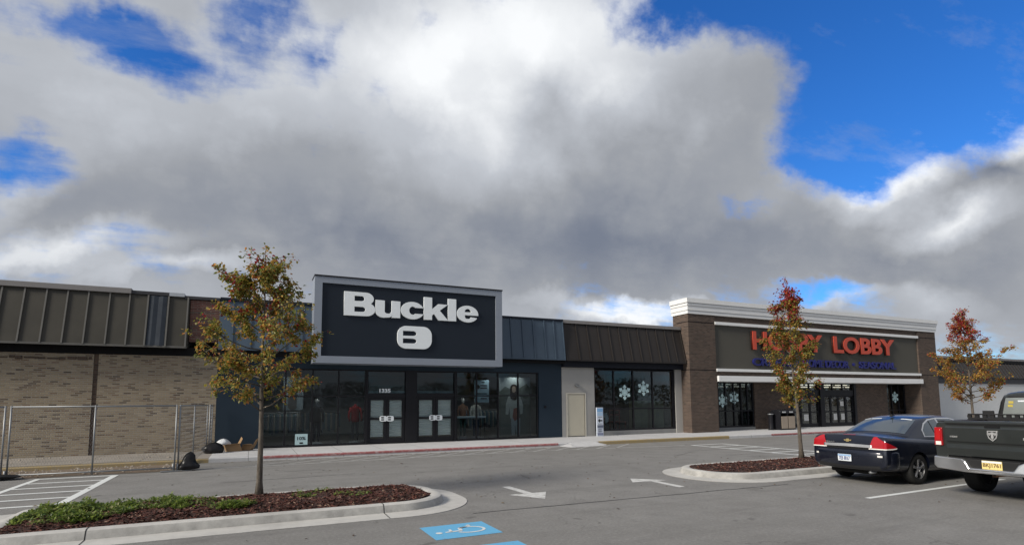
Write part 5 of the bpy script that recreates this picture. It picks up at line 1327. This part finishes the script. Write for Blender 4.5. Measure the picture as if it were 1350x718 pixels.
def bag(name, label, cat, x, y, z, sx, sy, sz, mat, seed, knot=0., group=None):
    m = MB(); n, k = 22, 14; rings = []
    for j in range(k + 1):
        v = j / k; row = []
        pr = math.sin(math.pi * (.06 + .94 * v)) ** .55 if v < 1 else .02
        if knot: pr = (1 - v) ** .6 * (.9 + .1 * math.sin(v * 9)) + .03 if v > .25 else 1 - .12 * (.25 - v) * 4
        for i in range(n):
            a = 2 * math.pi * i / n
            d_ = 1 + .26 * noise.noise((math.cos(a) * 1.6 + seed, math.sin(a) * 1.6, v * 2.4)) + .10 * noise.noise((math.cos(a) * 5 + seed, math.sin(a) * 5, v * 7))
            row.append((x + sx * pr * d_ * math.cos(a) + knot * .12 * v * v, y + sy * pr * d_ * math.sin(a), z + sz * v * (1 + .0 * d_)))
        rings.append(row)
    o = m.loft(rings).build(name, mat, smooth=True, sub=1); tag(o, label, cat, group); return o
M['bag_black'] = paint('black_plastic_bag', (.014, .014, .015), .32, var=.3, scale=8, bump=.4)
M['bag_white'] = paint('white_plastic_bag', (.62, .64, .66), .4, var=.1, bump=.3)
M['card'] = paint('brown_cardboard', (.30, .19, .10), .85, var=.15)
bag('sandbag', 'pointed black plastic sandbag leaning on the fence corner post', 'sandbag', -1.55, 18.52, .03, .31, .22, .50, M['bag_black'], 2, .45)
bag('sandbag', 'low black plastic sandbag at the far end of the side fence', 'sandbag', -1.13, 22.75, .03, .36, .26, .50, M['bag_black'], 9, 0)
bag('sandbag', 'flat black sandbag on the fence foot at the left edge', 'sandbag', -5.6, 18.32, .03, .42, .15, .12, M['bag_black'], 5, 0)
bag('rubbish_bag', 'white plastic rubbish bag slumped against the navy wall', 'rubbish bag', -.86, 23.45, SW, .27, .22, .46, M['bag_white'], 14, 0)
def carton(label, x, y, rz, w, d_, h, tilt):
    B = thing('cardboard_box', label, 'box', (x, y, SW), rz)
    t = .008; m = MB(); m.box(-w, w, -d_, d_, .004, .004 + t); m.box(-w, -w + t, -d_, d_, t, h); m.box(w - t, w, -d_, d_, t, h); m.box(-w + t, w - t, -d_, -d_ + t, t, h); m.box(-w + t, w - t, d_ - t, d_, t, h)
    m.v = [(p[0] + p[2] * tilt, p[1], p[2] * (1 - .2 * abs(tilt))) for p in m.v]
    m.build('carton', M['card'], B, world=False)
    top = h * (1 - .2 * abs(tilt)); o_ = h * tilt
    f = MB(); f.add([(-w + o_, -d_, top), (w + o_, -d_, top), (w * .9 + o_, -d_ - .14, top + .05), (-w * .9 + o_, -d_ - .14, top + .03), (-w + o_, -d_ - .001, top + .008), (w + o_, -d_ - .001, top + .008)], [(0, 1, 2, 3)])
    f.add([(w + o_, -d_, top), (w + o_, d_, top), (w + o_ + .12, d_ * .9, top + .26), (w + o_ + .10, -d_ * .8, top + .20)], [(0, 1, 2, 3)])
    fo_ = f.build('flap', M['card'], B, world=False); md = fo_.modifiers.new('t', 'SOLIDIFY'); md.thickness = .007
carton('squashed open cardboard box next to the white rubbish bag', -.5, 23.3, R(12), .26, .2, .26, -.35)
carton('cardboard box with one raised flap, farthest along the navy wall', -.08, 23.5, R(-20), .19, .15, .22, .5)

# litter bins by the craft shop entrance
LB = thing('litter_bin', 'double black litter bin with two tan front panels by the craft shop entrance', 'litter bin', (28.35, 23.2, SW))
m = MB(); m.box(-.62, .62, -.32, .32, 0, .06); 
for x in (-.62, -.03, .56): m.box(x, x + .06, -.32, .32, .06, .95)
m.box(-.62, .62, .29, .32, .06, .95); m.box(-.62, .62, -.30, .29, .93, 1.0); m.box(-.56, .56, -.28, .28, .06, .1)
m.build('frame', M['black'], LB, world=False, bevel=.01)
for x in (-.55, .035): MB().box(x, x + .52, -.345, -.325, .08, .78).build('front_panel', paint('tan_bin_panel', (.29, .24, .19), .7), LB, world=False, bevel=.006)
hd_ = MB(); hd_.prism([(-.33, .97), (.33, .97), (.30, 1.1), (.1, 1.17), (-.1, 1.17), (-.30, 1.1)], -.63, .63, 'x'); hd_.build('hood', M['black'], LB, world=False, bevel=.02)
for x in (-.42, .17): MB().box(x, x + .26, -.338, -.30, .985, 1.06).build('slot_plate', paint('bin_slot', (.45, .46, .47), .4), LB, world=False)
AB = thing('ash_bin', 'narrow black ash bin left of the double litter bin', 'ash bin', (27.45, 23.3, SW))
MB().lathe([(.17, 0), (.17, .05), (.13, .07), (.13, .85), (.16, .87), (.16, .97), (.05, 1.02)], 18).build('body', M['black'], AB, world=False, smooth=True, bevel=.01)
MB().lathe([(.165, .88), (.165, .93)], 18).build('ring_band', M['steel'], AB, world=False, smooth=True)

# upright advertising sign on the pavement
AS = thing('pavement_sign', 'tall narrow white and blue sign board standing left of the snowflake window', 'sign', (15.83, 23.62, SW))
MB().box(-.19, .19, -.04, .04, .0, 1.42).build('board', paint('sign_white', (.55, .60, .68), .4, var=.04), AS, world=False, bevel=.006)
for k, (z0, z1, c) in enumerate(((1.2, 1.38, (.20, .38, .62)), (1.02, 1.17, (.35, .50, .68)), (.42, .55, (.12, .14, .2)), (.05, .17, (.2, .22, .32)))):
    MB().box(-.165, .165, -.046, -.041, z0, z1).build('colour_block', paint('sign_block', c, .5), AS, world=False)
ln = MB()
for z in (.94, .60, .36, .31, .25, .21): ln.box(-.13, .13 - (.05 if z in (.31, .21) else 0), -.0455, -.041, z, z + .022)
ln.build('printed_line', paint('sign_ink', (.06, .07, .12), .5), AS, world=False)
ar_ = curve_mesh('arrow', [[(-.13, .77), (-.02, .87), (-.02, .80), (.13, .80), (.13, .74), (-.02, .74), (-.02, .67)]], .005, M['void'], lambda u, v, w: (u, -.044 - w, v), None); ar_.parent = AS

# paper snowflakes hung inside the windows
M['flake'] = paint('pale_glitter_paper', (.50, .68, .70), .6, var=.2, scale=20)
def snowflake(label, x, y, z, r):
    s = MB()
    T_ = []
    for k in range(6):
        a = R(90 + 60 * k); d_ = (math.cos(a), math.sin(a)); n_ = (-d_[1], d_[0])
        def P(u, v): return (x + (d_[0] * u + n_[0] * v) * r, y, z + (d_[1] * u + n_[1] * v) * r)
        for poly in ([(.0, -.09), (.95, -.07), (.95, .07), (.0, .09)], [(.5, .05), (.78, .34), (.86, .26), (.62, .02)], [(.5, -.05), (.62, -.02), (.86, -.26), (.78, -.34)], [(.22, .06), (.42, .26), (.5, .18), (.34, .04)], [(.22, -.06), (.34, -.04), (.5, -.18), (.42, -.26)], [(.78, -.17), (1., -.17), (1.1, 0), (1., .17), (.78, .17), (.70, 0)]):
            b0 = len(s.v); n = len(poly)
            dz = .0004 * (k + len(poly))
            s.v += [(p[0], p[1] - .003 - dz, p[2]) for p in (P(*q) for q in poly)] + [(p[0], p[1] + .003 + dz, p[2]) for p in (P(*q) for q in poly)]
            s.f += [tuple(b0 + i for i in range(n)), tuple(b0 + 2 * n - 1 - i for i in range(n))] + [(b0 + i, b0 + n + i, b0 + n + (i + 1) % n, b0 + (i + 1) % n) for i in range(n)]
    s.v += []; c0 = len(s.v); hx = [(x + .28 * r * math.cos(R(60 * k)), z + .28 * r * math.sin(R(60 * k))) for k in range(6)]
    s.v += [(a, y - .006, b_) for a, b_ in hx] + [(a, y + .006, b_) for a, b_ in hx]
    s.f += [tuple(c0 + i for i in range(6)), tuple(c0 + 11 - i for i in range(6))]
    o = s.build('paper_snowflake', M['flake']); return tag(o, label, 'snowflake', 'paper snowflakes in the shop windows')
GY = YF + .09
snowflake('lower of the two paper snowflakes in the bronze-roofed unit window', 17.74, GY, 2.32, .36)
snowflake('higher of the two paper snowflakes in the bronze-roofed unit window', 18.97, GY, 2.54, .36)
HYg = RY + .08
snowflake('lower left paper snowflake in the craft shop window nearest the pier', 24.85, HYg, 1.85, .36)
snowflake('higher right paper snowflake in the craft shop window nearest the pier', 25.78, HYg, 2.02, .36)
snowflake('single paper snowflake in the far right craft shop window', 41.1, HYg, 2.0, .36)

# ================================================================== things seen dimly inside the windows
def mannequin(label, x, y, top, legs, seed, h=1.78):
    Q = thing('mannequin', label, 'mannequin', (x, y, SW + .12), 0, 'dressed mannequins in the navy shop window')
    MB().lathe([(.24, -.12), (.24, -.02), (.02, 0)], 20).build('stand', M['int_wall'], Q, world=False, smooth=True)
    sk = paint('mannequin_skin', (.42, .40, .38), .5)
    b_ = MB()
    for s in (-1, 1): b_.loft([[(s * .09 + r * math.cos(a), r * .9 * math.sin(a) + oy, z) for a in [i * .7854 for i in range(8)]] for r, z, oy in ((.045, .02, 0), (.05, .12, 0), (.06, .35, -.01), (.055, .48, 0), (.075, .7, 0), (.085, .86, 0))])
    b_.build('leg', legs, Q, world=False, smooth=True)
    t_ = MB(); rings = []
    for rx, ry, z in ((.16, .11, .80), (.185, .12, .9), (.165, .10, 1.05), (.17, .11, 1.2), (.2, .115, 1.35), (.17, .09, 1.45), (.06, .055, 1.5), (.05, .05, 1.56)):
        rings.append([(rx * math.cos(i * .5236), ry * math.sin(i * .5236), z) for i in range(12)])
    t_.loft(rings)
    for s in (-1, 1): t_.tube([(s * .18, 0, 1.42), (s * .25, -.01, 1.2), (s * .27, -.03, 1.02), (s * .24, -.10, .84)], [.055, .05, .045, .035], 8)
    t_.build('top', top, Q, world=False, smooth=True)
    if seed:
        rings = [[(rx * math.cos(i * .5236), rx * 1.15 * math.sin(i * .5236), z) for i in range(12)] for rx, z in ((.04, 1.55), (.065, 1.6), (.085, 1.68), (.08, 1.76), (.03, 1.81))]
        MB().loft(rings).build('head', sk, Q, world=False, smooth=True)
cl = lambda n, c: paint(n, c, .85, var=.2, scale=6)
mannequin('mannequin in a red knitted top in the left shop window', 4.1, YF + .75, cl('red_knit', (.34, .02, .025)), cl('grey_trousers', (.10, .10, .11)), 0)
mannequin('mannequin in dark jacket and pale jeans beside the red top', 4.82 - .1, YF + 1.25, cl('dark_jacket', (.03, .03, .035)), cl('pale_jeans', (.26, .32, .38)), 0)
mannequin('mannequin dressed all in black, behind the pale 10% notice', 2.55, YF + .9, cl('black_top', (.03, .032, .036)), cl('black_jeans', (.03, .035, .05)), 1)
mannequin('mannequin in a cream jumper in the right shop window', 9.75, YF + 1.0, cl('cream_jumper', (.42, .40, .36)), cl('blue_jeans', (.06, .09, .15)), 1)
mannequin('mannequin in a brown shirt nearest the right entrance', 9.2, YF + 1.3, cl('brown_shirt', (.16, .08, .05)), cl('green_trousers', (.04, .10, .09)), 1)
def rack(label, x, y, w, cols_, rz=0.):
    Q = thing('clothes_rack', label, 'clothes rack', (x, y, SW), rz, 'clothes racks inside the navy shop')
    f = MB()
    for s in (-w, w): f.tube([(s, 0, 0), (s, 0, 1.35)], .016, 6); f.tube([(s, -.25, .015), (s, .25, .015)], .016, 6)
    f.tube([(-w, 0, 1.35), (w, 0, 1.35)], .016, 6); f.build('rail_frame', M['steel'], Q, world=False)
    n = int(w * 2 / .075)
    g2 = random.Random(int(x * 10))
    for k, mm in enumerate(cols_):
        q = MB()
        for i in range(k, n, len(cols_)):
            xx = -w + .05 + i * .075; l_ = g2.uniform(.6, .9)
            q.loft([[(xx - .025, -.06, 1.30), (xx + .025, -.06, 1.30), (xx + .025, .06, 1.30), (xx - .025, .06, 1.30)], [(xx - .03, -.22, 1.2), (xx + .03, -.22, 1.2), (xx + .03, .22, 1.2), (xx - .03, .22, 1.2)], [(xx - .032, -.2, 1.3 - l_), (xx + .032, -.2, 1.3 - l_), (xx + .032, .2, 1.3 - l_), (xx - .032, .2, 1.3 - l_)]])
        q.build('hanging_clothes', mm, Q, world=False, kind='stuff')
rc = [cl('teal_cloth', (.05, .10, .12)), cl('slate_cloth', (.10, .12, .15)), cl('oat_cloth', (.25, .23, .2))]
rack('rack of dark clothes at the far left of the left shop window', 1.2, YF + 1.5, .7, rc)
rack('rack of pale and dark clothes deeper inside the left shop window', 2.9, YF + 3.2, .9, rc[::-1])
rack('rack of clothes behind the mannequins of the right shop window', 10.6, YF + 2.6, .9, rc)
DT = thing('display_table', 'low white display table in the right shop window', 'table', (9.3, YF + .75, SW))
MB().box(-.75, .75, -.3, .3, 1.0, 1.08).build('table_top', M['letter_white'], DT, world=False, bevel=.01)
for sx, sy in ((-.68, -.25), (.68, -.25), (-.68, .25), (.68, .25)): MB().box(sx - .02, sx + .02, sy - .02, sy + .02, 0, 1.0).build('leg', M['black'], DT, world=False)
# posters and notices
NB = thing('window_notice', 'small pale notice reading 10% at the foot of the left shop window', 'notice', (1.9, YF + .03, .22))
MB().box(1.66, 2.13, YF + .02, YF + .034, .23, .66).build('card', paint('notice_card', (.42, .58, .60), .6, var=.04), NB)
text_mesh('print', '10%', (1.74, 2.06, .42, .55), .004, M['void'], facing(YF + .017), NB, offset=.02)
MB().box(1.83, 1.96, YF + .014, YF + .0195, .27, .33).build('printed_block', M['void'], NB)
HP = thing('hanging_poster', 'pale blue hanging poster with dark print in the right shop window', 'poster', (9.85, YF + .5, 1.85))
MB().box(9.5, 10.22, YF + .5, YF + .51, 1.86, 2.90).build('sheet', paint('poster_sheet', (.34, .48, .56), .6, var=.05), HP)
q = MB(); q.box(9.78, 10.12, YF + .494, YF + .499, 2.62, 2.68); q.box(9.78, 10.12, YF + .494, YF + .499, 2.5, 2.56); q.box(9.6, 10.12, YF + .494, YF + .499, 2.25, 2.29); q.box(9.8, 10.1, YF + .494, YF + .499, 2.02, 2.07); q.box(9.85, 10.0, YF + .494, YF + .499, 2.78, 2.83)
q.lathe([(.10, YF + .494), (.10, YF + .499)], 16, (9.66, 0, 2.58), 'y')
q.build('print', M['void'], HP)
FP = thing('fashion_poster', 'tall fashion poster of a long-haired person in a pale jacket, right shop window', 'poster', (11.8, YF + .6, .3))
MB().box(10.8, 12.45, YF + .6, YF + .62, .25, 3.05).build('sheet', cl('poster_sky', (.36, .39, .39)), FP)
yy = YF + .6
def pp(name, poly, col, k):
    m = MB(); m.prism([(a, b_) for a, b_ in poly], yy - .004 - .003 * k, yy - .001 - .003 * (k - 1) - .001); m.build(name, cl('poster_' + name, col), FP)
pp('mountain', [(10.8, .25), (12.45, .25), (12.45, 2.55), (12.25, 2.75), (11.9, 2.55), (11.5, 2.45), (11.1, 2.62), (10.8, 2.35)], (.13, .145, .13), 1)
pp('jacket', [(11.12, 1.28), (11.14, 1.75), (11.26, 2.12), (11.46, 2.26), (11.70, 2.26), (11.92, 2.10), (12.06, 1.72), (12.02, 1.3), (11.90, 1.28), (11.86, 1.62), (11.84, 1.08), (11.36, 1.08), (11.34, 1.62), (11.26, 1.26)], (.5, .51, .48), 2)
pp('trousers', [(11.4, 1.1), (11.9, 1.1), (11.88, .28), (11.7, .28), (11.66, .8), (11.6, .28), (11.44, .28)], (.38, .42, .45), 2)
pp('bag', [(11.55, 1.55), (11.75, 1.6), (11.85, 1.1), (11.6, .95), (11.48, 1.15)], (.3, .075, .055), 3)
pp('hair', rrect(11.37, 11.78, 1.95, 2.72, .19), (.03, .02, .018), 3)
pp('face', rrect(11.47, 11.66, 2.32, 2.62, .09), (.35, .25, .2), 4)
SP = thing('wall_poster', 'dim photo poster of a standing figure high in the left shop window', 'poster', (1.6, YF + .9, 2.0))
MB().box(1.25, 2.05, YF + 1.6, YF + 1.62, 1.6, 3.0).build('sheet', cl('dim_poster', (.22, .25, .27)), SP)
m = MB(); m.prism(rrect(1.45, 1.8, 1.62, 2.5, .12), YF + 1.588, YF + 1.597); m.prism(rrect(1.54, 1.72, 2.5, 2.8, .085), YF + 1.588, YF + 1.597); m.build('figure', cl('dim_figure', (.10, .09, .085)), SP)
# inside the middle unit and the craft shop
CB = [('tall pale cabinet on the left of the pair inside the snowflake window', 19.15), ('tall pale cabinet on the right of the pair, beside the grey pier', 20.25)]
for lb, x in CB:
    Q = thing('display_cabinet', lb, 'cabinet', (x, YF + .8, SW), 0, 'pale cabinets inside the unit')
    MB().box(-.45, .45, -.2, .25, .0, 1.75).build('carcass', cl('cabinet_wood', (.26, .25, .16)), Q, world=False, bevel=.01)
    for s in (-.44, .01): MB().box(s, s + .43, -.22, -.203, .1, 1.70).build('door', cl('cabinet_door', (.30, .29, .19)), Q, world=False, bevel=.006)
    for s in (-.05, .05): MB().tube([(s, -.24, .9), (s, -.24, 1.1)], .01, 6).build('handle', M['steel'], Q, world=False)
Q = thing('wooden_chair', 'dark red wooden chair behind the lower snowflake window', 'chair', (17.75, YF + .8, SW + .2))
m = MB(); m.box(-.35, .35, -.3, .3, .42, .48); m.build('seat', cl('chair_red', (.20, .04, .035)), Q, world=False)
m = MB(); m.box(-.35, -.29, .24, .3, .48, 1.15); m.box(.29, .35, .24, .3, .48, 1.15); m.box(-.29, .29, .25, .29, 1.02, 1.15); m.box(-.29, .29, .25, .29, .75, .85); m.build('backrest', cl('chair_red', (.20, .04, .035)), Q, world=False)
for sx, sy in ((-.31, -.26), (.31, -.26), (-.31, .26), (.31, .26)): MB().box(sx - .03, sx + .03, sy - .03, sy + .03, -.2, .42).build('leg', cl('chair_red', (.20, .04, .035)), Q, world=False)
Q = thing('storage_crate', 'low brown crate inside the unit behind the tall narrow sign board', 'crate', (16.4, YF + .9, SW))
m = MB(); m.box(-.4, .4, -.3, .3, 0, .9)
m.build('crate_body', cl('crate', (.11, .07, .045)), Q, world=False, bevel=.01)
sl2 = MB()
for k in range(6): sl2.box(-.42, .42, -.32, -.303, .05 + .145 * k, .05 + .145 * k + .11)
sl2.build('slat_front', cl('crate_slat', (.15, .095, .06)), Q, world=False)
vs2 = MB().lathe([(.08, 0), (.16, .12), (.19, .3), (.13, .45), (.09, .5), (.11, .55)], 18, (17.0, YF + .85, SW + .55), 'z').build('white_vase', M['letter_white'], smooth=True); tag(vs2, 'white vase on a stand beside the red chair', 'vase')
pd = MB().box(16.86, 17.14, YF + .7, YF + 1.0, SW, SW + .55).build('plinth', M['int_dark'], bevel=.01); tag(pd, 'dark plinth under the white vase in the unit window', 'plinth')
def shelf_unit(label, x, y, w, seed):
    Q = thing('shelf_unit', label, 'shelves', (x, y, SW), 0, 'stock shelves inside the craft shop')
    m = MB(); m.box(-w, -w + .04, -.25, .25, 0, 2.0); m.box(w - .04, w, -.25, .25, 0, 2.0)
    m.build('side_panel', M['int_dark'], Q, world=False)
    s = MB()
    for z in (.1, .55, 1.0, 1.45, 1.9): s.box(-w + .04, w - .04, -.25, .25, z, z + .03)
    s.build('shelf_board', M['int_wall'], Q, world=False)
    g2 = random.Random(seed); bs = MB()
    for z in (.13, .58, 1.03, 1.48):
        x_ = -w + .06
        while x_ < w - .25: ww = g2.uniform(.1, .24); bs.box(x_, x_ + ww, -.2, .15, z + .001, z + g2.uniform(.15, .36)); x_ += ww + .02
    bs.build('stock', cl('stock_goods', g2.choice([(.22, .20, .17), (.12, .17, .2), (.25, .14, .1)])), Q, world=False, kind='stuff')
shelf_unit('stock shelves behind the two craft shop snowflakes', 25.6, RY + 2.2, 1.2, 4)
shelf_unit('stock shelves just inside the left entrance doors', 31.8, RY + 4.2, 1.2, 5)
shelf_unit('stock shelves just inside the right entrance doors', 35.2, RY + 4.6, 1.3, 6)
shelf_unit('stock shelves behind the single craft shop snowflake', 41.5, RY + 2.0, 1.1, 8)

# ================================================================== across the road behind the camera: a bare tree line that the glass can mirror
tl = MB(); rnd = random.Random(5)
cm_ = newmat('distant_trees'); bsdf(cm_[1], cm_[2], ramp(cm_[1], noise_(cm_[1], coords(cm_[1]), .12, 4), [(.3, (.035, .03, .02)), (.6, (.07, .055, .03)), (.8, (.10, .06, .03))]), .9)
for k in range(150):
    a = R(150 + 170 * k / 150 - 60 + rnd.uniform(-1, 1)); d_ = rnd.uniform(120, 170); hx = rnd.uniform(5, 9)
    px_, py_ = d_ * math.sin(a), d_ * math.cos(a)
    for _ in range(420):
        r_ = rnd.uniform(.10, .32); u, v = rnd.uniform(-3.6, 3.6), rnd.uniform(0, 1) ** .7 * hx; c0 = Vector((px_ + u, py_ + rnd.uniform(-3, 3), v))
        e1 = Vector((rnd.gauss(0, 1), rnd.gauss(0, 1), rnd.gauss(0, 1))).normalized() * r_; e2 = e1.orthogonal().normalized() * r_
        tl.add([c0 - e1, c0 - e2 * .7, c0 + e1, c0 + e2], [(0, 1, 2, 3)])
tl.build('treeline', cm_[0], kind='stuff')

# fallen leaves and grit on the asphalt and kerbs
fl = MB(); cols = []; rnd = random.Random(21)
for _ in range(620):
    c0 = rnd.choice(((.2, 10.9, 4.2, 2.6), (13.2, 10.8, 4.5, 2.6), (5, 14, 9, 5), (3, 20.2, 9, .35)))
    x, y = rnd.gauss(c0[0], c0[2] * .6), rnd.gauss(c0[1], c0[3] * .6)
    if y > 20.4 or (-4 < x < 4 and 9.1 < y < 12.7) or (9.4 < x < 16.9 and 9.1 < y < 12.5): continue
    a = rnd.uniform(0, 6.28); L = rnd.uniform(.02, .045); u = Vector((math.cos(a), math.sin(a), 0)) * L; v = Vector((-u.y, u.x, 0)) * .45; p = Vector((x, y, .008))
    fl.add([p - u, p + v + Vector((0, 0, .012)), p + u, p - v + Vector((0, 0, .006))], [(0, 1, 2), (0, 2, 3)]); c1 = rnd.choice(((.09, .05, .025), (.16, .08, .03), (.05, .035, .025), (.2, .14, .06), (.32, .31, .29))); cols += [c1, c1]
o = fl.build('fallen_leaves', M['leaf'], kind='stuff'); color_faces(o, cols)
